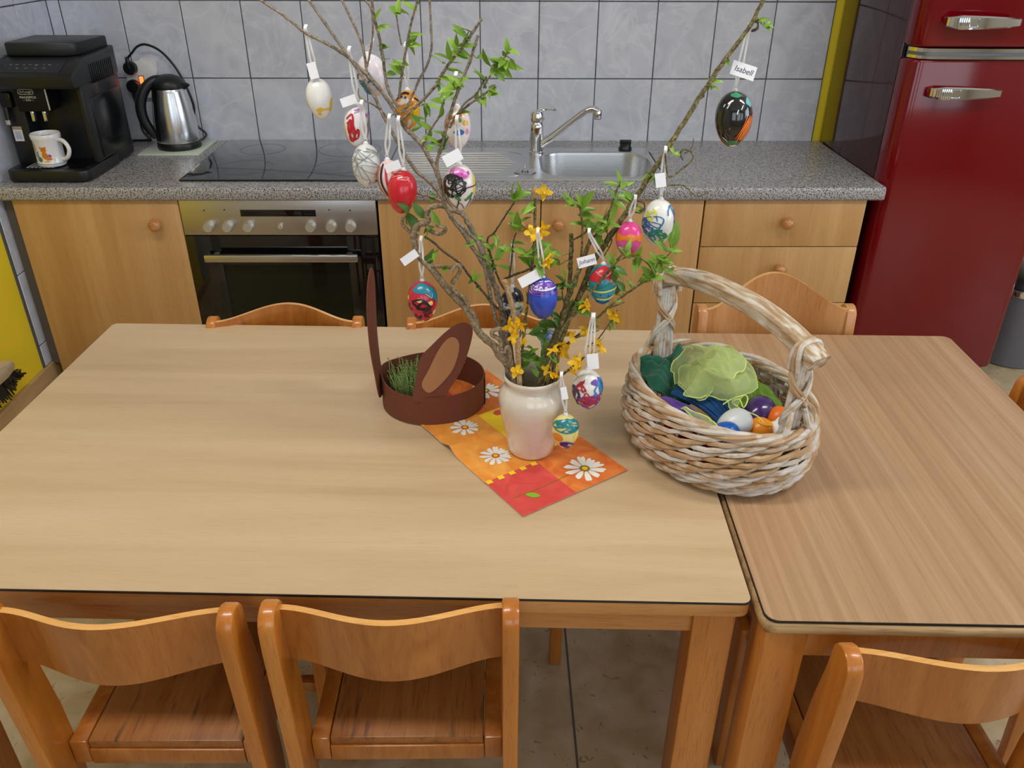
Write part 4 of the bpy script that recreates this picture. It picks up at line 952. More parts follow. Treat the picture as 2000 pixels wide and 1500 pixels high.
def handle(m):
    n = 40; vs = []; fs = []
    P_ = []
    for i in range(n+1):
        f = -1+2*i/n; x = f*.174; z = PZ+.004+.034*(1-abs(f)**2.4)
        P_.append((x, z))
    for i, (x, z) in enumerate(P_):
        a, b = P_[max(0, i-1)], P_[min(n, i+1)]; tx, tz = b[0]-a[0], b[1]-a[1]; l = sqrt(tx*tx+tz*tz); nx, nz = -tz/l, tx/l
        hw, hh = .0165, .0125; c = .0045
        for y, q in ((-hw, -hh+c), (-hw, hh-c), (-hw+c, hh), (hw-c, hh), (hw, hh-c), (hw, -hh+c), (hw-c, -hh), (-hw+c, -hh)):
            vs.append((x+nx*q, y, z+nz*q))
    for i in range(n):
        for j in range(8): fs.append((i*8+j, i*8+(j+1) % 8, (i+1)*8+(j+1) % 8, (i+1)*8+j))
    fs.append(tuple(range(8))); fs.append(tuple(range(n*8, n*8+8))[::-1]); m.add(vs, fs)
one('handle', HWOOD, handle, bkt, angle=30)
for s in (-1, 1):
    for d in (-.009, 0, .009):
        one('binding_rod', (WICK, WICKT)[d == 0], lambda m: m.tube(smooth([(s*(.150+d*.9), -.019, PZ-.012), (s*(.150+d*.7), -.021, PZ+.006), (s*(.150+d*.4), -.016, PZ+.0235), (s*(.150+d*.2), 0, PZ+.026), (s*(.150+d*.4), .016, PZ+.0235), (s*(.150+d*.7), .021, PZ+.006), (s*(.150+d*.9), .019, PZ-.012)], 4), .004, 7), bkt)

# ---- what lies in the basket (world coordinates via the basket's frame)
RB = Matrix.Translation(BKC) @ Matrix.Rotation(BTH, 4, 'Z')
def rp(u, v, z): 
    return atz(u, v, TZ+z)
def cloth_sheet(name, label, cat, mat, pts_uvz, ring, seed, amp=.006, freq=60, th=0.0, hem=None, nlev=14, parent=None, group=None):
    """crumpled cloth: rings from a peak to an irregular border given as picture-traced points with their own heights"""
    pk = Vector(pts_uvz); bd = smooth(ring, 5, True); n = len(bd)
    t = parent or thing(name, label, cat, tuple(pk-Vector((0, 0, .03))), 0, group)
    def pos(i, f):
        b = bd[i % n]; p = pk.lerp(b, f)
        p.z = pk.z+(b.z-pk.z)*(f**1.6)
        w = amp*sin(pi*min(1, f*1.05))**.5 if f < 1 else amp*.5
        q = Vector((p.x*freq+seed, p.y*freq, p.z*freq*.5+seed))
        d = (1-2.4*abs(noise.noise(q)))*.85+.5*(1-2.6*abs(noise.noise(q*2.2)))-.5
        q3 = Vector((p.x*freq*.45+seed*3, p.y*freq*.45, seed)); fold = (1-2*abs(noise.noise(q3)))*amp*.7*(.3+.7*f)-amp*.35
        return p+Vector((noise.noise(q+Vector((7, 0, 0)))*amp*.7, noise.noise(q+Vector((0, 9, 0)))*amp*.7, w*d+fold))
    m = MB(); vs = [pos(0, 0)]
    for l in range(1, nlev+1):
        for i in range(n): vs.append(pos(i, l/nlev))
    fs = [(0, 1+i, 1+(i+1) % n) for i in range(n)]
    for l in range(nlev-1):
        for i in range(n): fs.append((1+l*n+i, 1+(l+1)*n+i, 1+(l+1)*n+(i+1) % n, 1+l*n+(i+1) % n))
    m.add(vs, fs); o = m.build('cloth', mat, t, 180, world=True)
    if th:
        md = o.modifiers.new('thickness', 'SOLIDIFY'); md.thickness = th; md.offset = 0
    if hem:
        mh = MB(); mh.tube([vs[1+(nlev-1)*n+i] for i in range(n)], hem[1], 6, closed=True, flat=.6); mh.build('hem', hem[0], t, world=True)
    return t
GREENC = M('green_cotton', S(18, 102, 78), 0.85, sheen=0.3, vary=0.06, vscale=80, bump=0.15, bscale=1500)
cloth_sheet('green_cloth', 'dark green cotton cloth crumpled at the post end of the basket', 'cloth', GREENC, rp(1298, 720, .112),
            [rp(1244, 715, .105), rp(1262, 697, .12), rp(1300, 690, .112), rp(1325, 676, .135), rp(1332, 700, .11), rp(1345, 730, .095), rp(1352, 765, .09), rp(1345, 790, .08), rp(1310, 785, .07), rp(1285, 775, .085), rp(1262, 745, .10)], 3.3, amp=.017, freq=30, th=.0012, hem=(M('green_hem', S(34, 118, 92), .8), .0009), nlev=22)
PURP = M('purple_felt', S(84, 52, 140), 0.95, sheen=0.5, vary=0.08, vscale=150)
cloth_sheet('purple_cloth', 'purple felt cloth tucked along the front rim of the basket', 'cloth', PURP, rp(1345, 803, .110),
            [rp(1290, 784, .108), rp(1303, 778, .113), rp(1350, 798, .112), rp(1385, 825, .108), rp(1405, 848, .100), rp(1370, 850, .096), rp(1325, 820, .098)], 8.1, amp=.005, freq=30, th=.002)
REDC = M('red_cloth', S(196, 30, 34), 0.85, vary=0.08)
def inner(m, a0, a1, z0, z1, off, nu=16):
    m.grid(lambda u, v: bp(a0+(a1-a0)*u, z0+(z1-z0)*v, off-.004*sin(u*9+v*5)), nu, 6)
def lining(name, label, mat, a0, a1, z0, z1):
    t = thing(name, label, 'cloth', BKC+Vector((0, 0, .008)), BTH); m = MB(); inner(m, a0, a1, z0-.008, z1-.008, -.016); m2 = MB()
    o = m.build('cloth', mat, t); md = o.modifiers.new('thickness', 'SOLIDIFY'); md.thickness = .002
def bang(u, v, z):
    p = RB.inverted() @ rp(u, v, z); a, b = ab(z); return math.atan2(p.y/b, p.x/a)
a1_, a2_ = bang(1320, 840, .06), bang(1400, 880, .06)
lining('red_cloth', 'red cloth showing through the weave at the front of the basket', REDC, min(a1_, a2_), max(a1_, a2_), .03, .09)
a1_, a2_ = bang(1235, 770, .08), bang(1275, 810, .08)
lining('yellow_cloth', 'lemon yellow cloth showing through the weave near the green cloth', M('lemon_cloth', S(222, 214, 50), .8), min(a1_, a2_), max(a1_, a2_), .05, .095)
BLUEY = M('blue_yarn', S(10, 72, 128), 0.85, vary=0.15, vscale=120)
def yarn():
    c = rp(1385, 790, .085); t = thing('blue_yarn_bundle', 'dark blue bundle of yarn strands under the sheer green scarf', 'yarn', c)
    rn = random.Random(4)
    def f(m):
        for k in range(46):
            y = rn.uniform(-.036, .036); z = .016*sqrt(max(0, 1-(y/.038)**2))*rn.uniform(.7, 1.05)
            a = -.9+rn.uniform(-.08, .08); d = Vector((cos(a), sin(a), 0)); w = Vector((-d.y, d.x, 0))
            m.tube(smooth([d*-.05+w*y*1.0+Vector((0, 0, z*.7+.006)), d*-.015+w*y+Vector((0, 0, z+.006)), d*.025+w*y*.9+Vector((0, 0, z*.8)), d*.05+w*y*.7+Vector((0, 0, -.012))], 3), .0022, 5)
    one('strands', BLUEY, f, t)['kind'] = 'stuff'
yarn()
# eggs lying in the basket
def egg_profile(w, h, n=18):
    out = []
    for i in range(n+1):
        z = -cos(pi*i/n); r = sqrt(max(0, 1-z*z))*(1+.11*z); out.append((max(r, 0)*w/2, z*h/2))
    return out
def lying_egg(name, label, mat, u, v, z, w, h, rot, group='plastic eggs in the basket'):
    c = rp(u, v, z); t = thing(name, label, 'egg', c-Vector((0, 0, w/2)), 0, group)
    MX = Matrix.Translation((0, 0, w/2)) @ Matrix.Rotation(rot[1], 4, 'Z') @ Matrix.Rotation(rot[0], 4, 'Y')
    one('shell', mat, lambda m: m.lathe(egg_profile(w, h), 32, mat=MX), t)
    return t, MX
EGW = M('egg_white_plastic', S(226, 230, 230), 0.3, sss=0.1, vary=0.01)
t, MX = lying_egg('plastic_egg', 'large white plastic egg lying on top in the basket', EGW, 1434, 829, .102, .0445, .056, (1.15, .2))
RIB = M('white_ribbon', S(240, 240, 240), 0.6, vary=0.02)
one('ribbon', RIB, lambda m: m.tube(smooth([MX @ Vector(p) for p in ((0, 0, -.031), (.004, -.004, -.036), (.008, -.006, -.047), (.002, -.002, -.052), (-.004, .002, -.046), (-.002, 0, -.034))], 4), .0012, 6, flat=.4), t)
lying_egg('plastic_egg', 'dark purple plastic egg lying near the handle post in the basket', M('egg_purple_plastic', S(60, 32, 96), 0.2, coat=0.3, vary=0), 1482, 806, .088, .048, .060, (1.4, .9))
lying_egg('plastic_egg', 'blue plastic egg tucked under the large white egg', M('egg_blue_plastic', S(6, 92, 188), 0.22, coat=0.3, vary=0), 1416, 846, .101, .034, .044, (1.3, -.3))
ORP = M('egg_orange_plastic', S(240, 146, 24), 0.3, vary=0.04)
t, MX = lying_egg('plastic_egg', 'orange plastic egg with moulded ring beside the large white egg', ORP, 1482, 845, .088, .040, .048, (.25, 0))
one('ring', M('egg_amber', S(248, 176, 40), .3), lambda m: m.tube([MX @ Vector((.0105*cos(a), .0075*sin(a)-.004, .0205)) for a in [2*pi*k/20 for k in range(20)]], .0022, 7, closed=True), t)
t, MX = lying_egg('plastic_egg', 'orange egg with white ribbon half hidden by the handle post', M('egg_deep_orange', S(232, 112, 16), .35), 1517, 822, .085, .036, .048, (.5, .5))
one('ribbon', RIB, lambda m: m.tube(smooth([MX @ Vector(p) for p in ((.0, -.01, .028), (-.014, -.014, .018), (-.02, -.012, 0), (-.018, -.016, -.014), (-.004, -.024, -.012), (.008, -.018, .004), (.004, -.012, .026))], 5), .0015, 6, flat=.4), t)
lying_egg('plastic_egg', 'white plastic egg lying half below the handle post', EGW, 1514, 846, .085, .034, .044, (1.3, .6))
# sheer scarf on top
SHEER = sheer('sheer_lime', S(226, 240, 170), 0.46); HEM = M('lime_hem', S(210, 228, 122), 0.6, vary=0.03)
sc_ = cloth_sheet('sheer_scarf', 'sheer lime green organza scarf crumpled on top in the basket', 'scarf', SHEER, rp(1395, 722, .150),
            [rp(1318, 718, .112), rp(1338, 690, .13), rp(1352, 682, .145), rp(1400, 677, .150), rp(1432, 690, .142), rp(1452, 705, .135), rp(1468, 735, .12), rp(1474, 760, .11), rp(1440, 790, .108), rp(1416, 790, .108), rp(1412, 786, .11), rp(1385, 780, .11), rp(1345, 786, .108), rp(1338, 760, .112), rp(1322, 745, .11)], 1.7, amp=.018, freq=24, hem=(HEM, .0012), nlev=18)
cloth_sheet('', '', '', SHEER, rp(1400, 735, .143), [rp(1350, 700, .128), rp(1395, 690, .14), rp(1440, 712, .132), rp(1465, 750, .11), rp(1430, 775, .112), rp(1390, 768, .115), rp(1352, 760, .115)], 5.2, amp=.016, freq=24, nlev=14, parent=sc_)
cloth_sheet('', '', '', sheer('sheer_lime_deep', S(140, 196, 60), 0.62), rp(1470, 765, .098), [rp(1440, 735, .105), rp(1480, 740, .10), rp(1512, 770, .095), rp(1530, 800, .09), rp(1500, 795, .085), rp(1470, 792, .085), rp(1445, 800, .085), rp(1430, 785, .09)], 9.4, amp=.008, freq=40, nlev=12, parent=sc_)
cloth_sheet('', '', '', SHEER, rp(1362, 822, .114), [rp(1330, 797, .114), rp(1345, 800, .116), rp(1375, 812, .116), rp(1396, 828, .115), rp(1403, 842, .110), rp(1390, 842, .112), rp(1362, 820, .114)], 2.4, amp=.006, freq=50, hem=(HEM, .0011), nlev=10, parent=sc_)
cloth_sheet('', '', '', SHEER, rp(1420, 702, .160), [rp(1372, 690, .148), rp(1405, 676, .154), rp(1440, 690, .148), rp(1455, 722, .138), rp(1425, 740, .136), rp(1392, 728, .142), rp(1366, 712, .142)], 12.6, amp=.012, freq=30, nlev=10, parent=sc_, hem=(HEM, .0009))
cloth_sheet('', '', '', SHEER, rp(1355, 745, .128), [rp(1326, 728, .118), rp(1350, 712, .134), rp(1382, 735, .130), rp(1392, 765, .118), rp(1362, 776, .112), rp(1340, 768, .114)], 15.1, amp=.012, freq=30, nlev=10, parent=sc_, hem=(HEM, .0009))
one('hem', HEM, lambda m: m.tube(smooth([rp(u, v, z)-sc_.location for u, v, z in ((1412, 790, .112), (1428, 780, .116), (1455, 772, .118), (1460, 782, .114), (1452, 796, .108), (1444, 780, .114), (1430, 786, .112), (1450, 800, .106), (1478, 812, .112), (1492, 826, .11))], 5), .001, 6), sc_)

# ================================================================ bouquet: branches, leaves, blossoms
def bark(name, a, b, c, sc=(1, 1, 1)): return blend(name, [(0.32, a), (0.5, b), (0.68, c)], 220, 0.75, 0, 4, 0.8, amt=3, bump=0.18)
BK_OLIVE = bark('bark_olive', S(62, 54, 30), S(104, 94, 54), S(150, 140, 92)); BK_GREY = bark('bark_grey', S(92, 80, 68), S(136, 122, 104), S(170, 156, 136))
BK_CORK = bark('bark_corkscrew', S(104, 88, 66), S(146, 126, 98), S(178, 160, 132)); BK_TAN = bark('bark_tan', S(140, 108, 70), S(176, 142, 98), S(198, 168, 124)); BK_DARK = bark('bark_dark', S(46, 38, 30), S(76, 64, 50), S(110, 96, 78))
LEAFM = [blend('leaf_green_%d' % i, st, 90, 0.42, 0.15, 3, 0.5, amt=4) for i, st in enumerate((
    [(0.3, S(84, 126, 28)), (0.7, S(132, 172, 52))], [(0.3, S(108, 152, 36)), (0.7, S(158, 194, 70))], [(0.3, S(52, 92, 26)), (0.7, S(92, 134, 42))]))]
YEL = blend('forsythia_yellow', [(0.3, S(240, 176, 6)), (0.7, S(255, 214, 30))], 120, 0.5, 0, 2, 0.3, amt=3)
BUDG = M('bud_green', S(120, 140, 50), 0.6)
def leaf_mesh(i, curl, width, mat):
    m = MB(); n = 6; vs = []; fs = []
    for k in range(n+1):
        f = k/n; x = f-curl*.10*f*f; z = -curl*.55*f*f+.12*f; hw = width*(sin(pi*min(1, f**.8*.97+.03)))**.9*.5
        if k == 0: hw = .02
        if k == n: hw = .004
        vs += [(x, -hw, z+hw*.35), (x, 0, z), (x, hw, z+hw*.35)]
    for k in range(n):
        a = 3*k
        for j in (0, 1): fs.append((a+j, a+3+j, a+4+j, a+1+j))
    m.add(vs, fs); o = m.build('leaf', mat, angle=180); d = o.data; bpy.data.objects.remove(o); return d
rl = random.Random(3)
LEAVES = [leaf_mesh(i, c, w, LEAFM[k]) for i, (c, w, k) in enumerate(((.3, .36, 0), (.7, .42, 0), (-.1, .34, 1), (.9, .38, 1), (.4, .44, 2), (.1, .30, 1)))]
def blossom_mesh(seed):
    m = MB(); r = random.Random(seed)
    for k in range(4):
        a = k*pi/2+r.uniform(-.25, .25); d = Vector((cos(a), sin(a), 0)); w = Vector((-sin(a), cos(a), 0)); tw_ = r.uniform(-.5, .5); vs = []
        for j in range(5):
            f = j/4; c = d*(f*.85)+Vector((0, 0, .35*f-.35*f*f*r.uniform(.3, 1.5))); hw = .27*(sin(pi*(f*.85+.1)))
            n_ = (w*cos(tw_*f*2)+Vector((0, 0, 1))*sin(tw_*f*2))*hw; vs += [c-n_, c+n_]
        m.add(vs, [(2*j, 2*j+2, 2*j+3, 2*j+1) for j in range(4)])
    m.tube([(0, 0, -.3), (0, 0, 0)], [.05, .12], 6)
    o = m.build('blossom', YEL, angle=180); d = o.data; bpy.data.objects.remove(o); return d
BLOOMS = [blossom_mesh(s) for s in range(3)]
PXM = 1290.0
BRANCHES = []
class Branch: pass
def stem_pts(line, y0, y1, zig=0.0):
    n = len(line); L_ = [0]
    for i in range(1, n): L_.append(L_[-1]+math.hypot(line[i][0]-line[i-1][0], line[i][1]-line[i-1][1]))
    P_ = []
    for i, p in enumerate(line):
        y = y0+(y1-y0)*(L_[i]/L_[-1])
        if len(p) > 2: y += p[2]
        P_.append(at(p[0], p[1], y))
    return P_
def branch(label, mat, line, y0, y1, r0, r1, twigs=(), cat='branch', name='branch', nodes=True, knob=0.25):
    P_ = stem_pts(line, y0, y1); base = P_[0].copy()
    t = thing(name, label, cat, base, 0, 'spring branches in the cream vase')
    B_ = Branch(); B_.t = t; B_.pts = []
    def stick(P, ra, rb, nm, parent):
        Q = smooth(P, 5); k = len(Q); rn = random.Random(int(Q[0].x*1e4)+k)
        rr = [(ra+(rb-ra)*i/(k-1))*(1+(knob if (i % 5 == 0 and 0 < i < k-1) else 0)*rn.uniform(.3, 1)) for i in range(k)]
        Q = [q+Vector((rn.uniform(-1, 1), rn.uniform(-1, 1), rn.uniform(-1, 1)))*rr[i]*(.22 if knob > .15 else .05) for i, q in enumerate(Q)]
        B_.pts += Q
        m = MB(); m.tube(Q, rr, 7); return m.build(nm, mat, parent, world=(parent is t), angle=80) if parent is t else None
    stick(P_, r0, r1, 'stem', t)
    for (l, ya, yb, ra, rb) in twigs: stick(stem_pts(l, ya, yb), ra, rb, 'twig', t)
    BRANCHES.append(B_); return B_
YV = -1.3165
R_ = lambda px: px/2/PXM
branch('long olive branch reaching far out above the basket handle to the upper tiles', BK_OLIVE, [(1062, 765), (1075, 735), (1103, 640), (1140, 560), (1153, 523), (1191, 462), (1231, 403), (1262, 355), (1310, 280), (1355, 208), (1400, 140), (1440, 85), (1465, 50), (1490, 2), (1510, -40)], YV, -1.24, R_(13), R_(6),
    [([(1300, 300), (1306, 345), (1337, 326), (1353, 310), (1350, 297), (1335, 292), (1329, 300), (1334, 313)], -1.285, -1.27, R_(3.4), R_(2.6)), ([(1275, 345), (1297, 361), (1327, 361), (1340, 366), (1353, 378), (1364, 384), (1383, 374)], -1.285, -1.26, R_(3.2), R_(2)),
     ([(1337, 300), (1351, 289), (1355, 270)], -1.27, -1.27, R_(2), R_(1.6)), ([(1196, 405), (1182, 445), (1195, 470), (1180, 500)], -1.3, -1.29, R_(3), R_(2))])
branch('tall grey branch rising past the sink with the longest leafless twigs', BK_GREY, [(1010, 765), (999, 733), (988, 637), (974, 582), (958, 536), (939, 481), (922, 451), (906, 421), (888, 408), (872, 380), (850, 330), (824, 283), (800, 258), (781, 235), (763, 203), (738, 170), (712, 141), (680, 112), (640, 86), (595, 63), (560, 35), (528, 13), (490, -12)], YV, -1.20, R_(13), R_(4),
    [([(717, 145), (709, 93), (691, 48), (667, 0), (655, -25)], -1.23, -1.22, R_(5), R_(4)), ([(717, 130), (725, 88), (728, 53), (725, 18), (709, -4)], -1.23, -1.24, R_(4), R_(3)),
     ([(779, 210), (757, 173), (747, 107), (740, 70), (733, 45), (724, -8)], -1.25, -1.26, R_(5.5), R_(5)), ([(779, 190), (787, 133), (795, 85), (804, 42), (818, -10)], -1.25, -1.27, R_(5), R_(4)),
     ([(784, 215), (797, 205), (819, 155), (835, 125), (843, 91), (842, 60), (839, -8)], -1.25, -1.24, R_(4.5), R_(4)), ([(784, 88), (779, 61), (773, 24)], -1.26, -1.27, R_(3), R_(2.4)),
     ([(781, 240), (813, 208), (848, 171), (864, 144), (885, 115), (907, 88), (925, 60), (941, 37)], -1.25, -1.29, R_(5.5), R_(5)), ([(757, 230), (735, 208), (703, 190), (700, 172)], -1.25, -1.24, R_(4), R_(2)), ([(755, 228), (790, 217), (815, 208), (835, 202)], -1.25, -1.27, R_(3), R_(2))])
branch('grey branch beside it ending above the hob, forked near the top', BK_GREY, [(1005, 765), (990, 700), (977, 596), (966, 555), (939, 509), (911, 465), (881, 424), (867, 397), (851, 368), (811, 331), (781, 285), (749, 227), (733, 192), (701, 139), (672, 99), (635, 46), (603, 0), (590, -20)], YV, -1.22, R_(9), R_(4.5))
branch('reddish brown branch with leafy forked tips in front of the tiles', BK_GREY, [(1003, 765), (985, 680), (960, 590), (939, 487), (917, 457), (889, 429), (868, 400), (859, 355), (853, 320), (859, 296), (867, 267), (880, 221), (896, 173), (917, 120), (933, 69)], YV+.01, -1.33, R_(8), R_(5),
    [([(878, 250), (893, 224), (907, 203), (930, 183), (944, 160), (950, 150)], -1.32, -1.335, R_(4), R_(3)), ([(893, 224), (915, 205), (957, 176), (966, 168)], -1.32, -1.34, R_(4), R_(3)), ([(944, 172), (962, 140), (985, 112), (996, 98)], -1.33, -1.35, R_(3), R_(2)), ([(825, 285), (840, 255), (862, 220), (866, 190)], -1.29, -1.31, R_(4.5), R_(3))])
branch('thick twisted corkscrew willow branch curling over the brown bunny', BK_CORK, [(1003, 762), (993, 716), (974, 692), (966, 676), (950, 663), (933, 645), (911, 604), (892, 583), (873, 563), (855, 540), (843, 525), (829, 512), (821, 503), (813, 487), (808, 470), (807, 459), (809, 448), (816, 440), (826, 436), (836, 431), (834, 418), (838, 408), (848, 403), (865, 402), (880, 410), (890, 411)], YV, -1.30, R_(16), R_(9),
    [([(832, 435), (836, 445), (843, 452), (855, 457), (866, 454), (870, 448), (866, 443), (857, 442), (852, 437)], -1.30, -1.32, R_(9), R_(6)), ([(816, 462), (804, 455), (793, 447), (786, 437), (787, 427), (794, 421)], -1.30, -1.31, R_(8), R_(5)),
     ([(829, 512), (845, 519), (865, 521), (882, 522), (893, 515), (897, 509)], -1.305, -1.32, R_(8), R_(4)), ([(867, 397), (846, 385), (815, 378), (800, 370)], -1.30, -1.28, R_(5), R_(3))], knob=.1)
branch('wavy corkscrew willow branch between the red eggs and the stems', BK_CORK, [(1006, 762), (993, 678), (985, 688), (974, 684), (979, 673), (974, 662), (962, 655), (963, 646), (975, 642), (993, 645), (1003, 640)], YV-.012, -1.335, R_(9), R_(9),
    [([(935, 640), (932, 630), (925, 612), (917, 604), (909, 585), (900, 576), (889, 569), (884, 560), (884, 550), (892, 541), (898, 530), (898, 520), (892, 517), (884, 527), (880, 533)], -1.31, -1.325, R_(9), R_(7))], knob=.1)
branch('straight light brown stick standing in the middle of the vase', BK_TAN, [(1016, 768), (1014, 740), (1012, 700), (1009, 650), (1003, 612), (996, 582), (985, 547)], YV-.03, -1.345, R_(11), R_(10), knob=.05)
branch('thin dark twig slanting from the corkscrew loop into the vase', BK_DARK, [(1010, 765), (990, 625), (971, 602), (955, 584), (933, 558), (915, 536), (898, 514), (868, 492), (845, 472), (829, 462)], YV+.01, -1.325, R_(5), R_(4))
branch('thin grey twig with dried tip in front of the sink cabinet door', BK_DARK, [(1020, 765), (1000, 600), (975, 548), (952, 473), (965, 455), (982, 429), (993, 412), (1004, 396)], YV+.01, -1.25, R_(4), R_(3),
    [([(985, 545), (1007, 536), (1030, 527), (1051, 517)], -1.31, -1.33, R_(4.5), R_(4)), ([(995, 541), (1000, 500), (1003, 470), (1008, 455)], -1.31, -1.31, R_(3.5), R_(2.5)), ([(975, 545), (962, 520), (965, 505)], -1.31, -1.32, R_(3), R_(2))])
branch('upright green-brown forsythia twig with the highest yellow blossoms', BK_OLIVE, [(1022, 765), (1020, 700), (1024, 640), (1040, 514), (1044, 459), (1045, 420), (1045, 383), (1045, 378)], YV, -1.31, R_(6), R_(5), [([(1045, 460), (1030, 450), (1018, 438)], -1.31, -1.315, R_(3), R_(2)), ([(1024, 640), (1013, 660), (1030, 600), (1028, 570)], -1.315, -1.33, R_(3), R_(2))])
branch('short cut-off stub standing upright beside the blue egg', BK_OLIVE, [(1075, 765), (1085, 720), (1100, 640), (1112, 560), (1114, 520), (1115, 490), (1116, 457)], YV+.02, -1.29, R_(9), R_(8), [([(1116, 470), (1135, 460), (1150, 448)], -1.295, -1.30, R_(4), R_(3))])
branch('thick dark brown trunk-like branch leaning towards the basket', BK_OLIVE, [(1050, 768), (1062, 719), (1076, 680), (1088, 651), (1100, 612), (1111, 577), (1122, 550), (1130, 528), (1145, 490), (1157, 459)], YV-.01, -1.30, R_(16), R_(7),
    [([(1133, 520), (1138, 454), (1135, 418), (1132, 405)], -1.30, -1.31, R_(4.5), R_(3)), ([(1150, 480), (1175, 440), (1190, 412), (1205, 370), (1212, 360)], -1.30, -1.31, R_(4), R_(2.5)), ([(1103, 600), (1098, 570), (1105, 545)], -1.31, -1.33, R_(3), R_(2))])
branch('greenish spray spreading low over the basket handle', BK_OLIVE, [(1070, 765), (1090, 690), (1111, 670), (1146, 640), (1185, 604), (1215, 580), (1239, 563), (1262, 548)], YV-.01, -1.26, R_(6), R_(4),
    [([(1185, 604), (1205, 596), (1220, 590)], -1.28, -1.27, R_(3), R_(2)), ([(1155, 672), (1170, 660), (1190, 632), (1198, 623), (1205, 605)], -1.30, -1.29, R_(3), R_(2)), ([(1120, 662), (1148, 652), (1170, 645)], -1.30, -1.30, R_(3), R_(2))])
branch('low forsythia twig hanging over the rim towards the scribbled egg', BK_OLIVE, [(1072, 762), (1090, 738), (1101, 730), (1117, 718), (1130, 707), (1141, 697)], YV-.02, -1.36, R_(6), R_(4), [([(1120, 715), (1124, 704), (1126, 695)], -1.355, -1.365, R_(3), R_(2))])
branch('slender green branch carrying the leaves around the pink egg', BK_OLIVE, [(1066, 765), (1090, 660), (1125, 610), (1146, 582), (1180, 540), (1205, 510), (1217, 495), (1228, 488)], YV-.02, -1.335, R_(6.5), R_(4),
    [([(1205, 510), (1235, 500), (1262, 512), (1278, 535)], -1.33, -1.33, R_(3), R_(2.4)), ([(1262, 545), (1275, 530), (1290, 510), (1305, 498), (1312, 488)], -1.33, -1.33, R_(2.8), R_(2)), ([(1280, 540), (1265, 550), (1250, 552)], -1.33, -1.33, R_(2.6), R_(2))])
# nearest point on any branch to a pixel
ALLP = []
def project(p):
    d = p-CAMP; return 1000+FPX*d.dot(RX)/d.dot(fwd), 750-FPX*d.dot(UP)/d.dot(fwd)
for b in BRANCHES:
    for p in b.pts: q = project(p); ALLP.append((q[0], q[1], p, b))
def nearest(u, v):
    return min(ALLP, key=lambda q: (q[0]-u)**2+(q[1]-v)**2)
def put_leaf(u, v, size, dirpx=None, dark=False):
    q = nearest(u, v); p = at(u, v, q[2].y+rl.uniform(-.006, .006)); root = q[2]
    near = (p-root).length
    if dirpx is None:
        d = (p-root); d = d.normalized() if near > .004 else Vector((rl.uniform(-1, 1), rl.uniform(-1, .3), rl.uniform(.2, 1)))
        d += Vector((rl.uniform(-.7, .7), rl.uniform(-.6, .4), rl.uniform(-.2, .8)))
    else: d = RX*dirpx[0]-UP*dirpx[1]+fwd*rl.uniform(-.5, .2)
    d.normalize()
    s = size*rl.uniform(.85, 1.25)
    # a leaf faces up and towards the light
    nrm = (Vector((rl.uniform(-.6, .6), -.7+rl.uniform(-.5, .5), .9)))
    y_ = nrm.cross(d).normalized(); z_ = d.cross(y_)
    MX = Matrix((d, y_, z_)).transposed().to_4x4(); MX.translation = p-d*s*.5-q[3].t.location
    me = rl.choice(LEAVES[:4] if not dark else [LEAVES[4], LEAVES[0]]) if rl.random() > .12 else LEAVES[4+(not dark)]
    o = bpy.data.objects.new('leaf', me); COL.objects.link(o); o.parent = q[3].t; o.matrix_local = MX @ Matrix.Scale(s, 4)
    q[3].t.setdefault if False else None
    if near > .010:
        LNK.setdefault(q[3], []).append((root-q[3].t.location, MX.translation.copy()))
LNK = {}
def cluster(pts, size=.022, dark=False):
    for p in pts:
        put_leaf(p[0], p[1], size*(p[2] if len(p) > 2 else 1), None, dark)
        if rl.random() < .3: put_leaf(p[0]+rl.uniform(-9, 9), p[1]+rl.uniform(-9, 9), size*.85, None, dark)
cluster([(740, 30), (748, 52), (777, 8, 1.2), (768, 16), (785, 22), (800, 13), (812, 6), (752, 92), (754, 117), (775, 128), (773, 138), (781, 122), (806, 75), (802, 90), (813, 70), (746, 88)])
cluster([(885, 85), (878, 100), (862, 110), (868, 125), (896, 110), (905, 105), (912, 82, 1.2), (908, 60), (899, 72), (893, 125), (888, 142, 1.2), (866, 165, 1.2), (874, 178, 1.3), (868, 190), (852, 195), (846, 205), (862, 216), (886, 160), (899, 158), (897, 60), (912, 92), (880, 170, 1.2), (858, 172), (872, 158)], .024)
cluster([(950, 112), (960, 125), (966, 136, 1.2), (975, 118), (985, 105), (990, 90), (1000, 98, 1.1), (1003, 132), (976, 146), (985, 140), (958, 180), (950, 195), (930, 186), (944, 165), (962, 172, 1.2), (938, 150), (966, 186), (980, 128)], .024)
cluster([(835, 215), (822, 232), (830, 246), (816, 252), (861, 262), (848, 280, 1.2), (858, 291, 1.1), (840, 288), (869, 278), (836, 268), (882, 195), (905, 218), (890, 232)])
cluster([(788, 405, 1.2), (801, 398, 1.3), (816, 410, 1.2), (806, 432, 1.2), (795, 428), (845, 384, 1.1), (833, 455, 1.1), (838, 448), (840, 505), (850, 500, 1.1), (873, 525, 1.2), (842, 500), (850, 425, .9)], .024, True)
cluster([(920, 450), (930, 463), (922, 475), (935, 470), (950, 480), (965, 480, 1.1), (978, 490, 1.2), (955, 505, 1.1), (960, 520, 1.2), (985, 522), (970, 468), (930, 545), (925, 536), (943, 500), (972, 508), (988, 487), (948, 515), (968, 530), (935, 560, .8)], .024)
cluster([(1000, 370, 1.3), (1018, 380, 1.2), (1012, 366), (1012, 432, 1.2), (1030, 446, 1.2), (1003, 425, 1.1), (1022, 412, 1.1), (1036, 404, 1.1), (1010, 476), (1020, 490), (1030, 500), (998, 440), (1025, 430), (1040, 500)], .025)
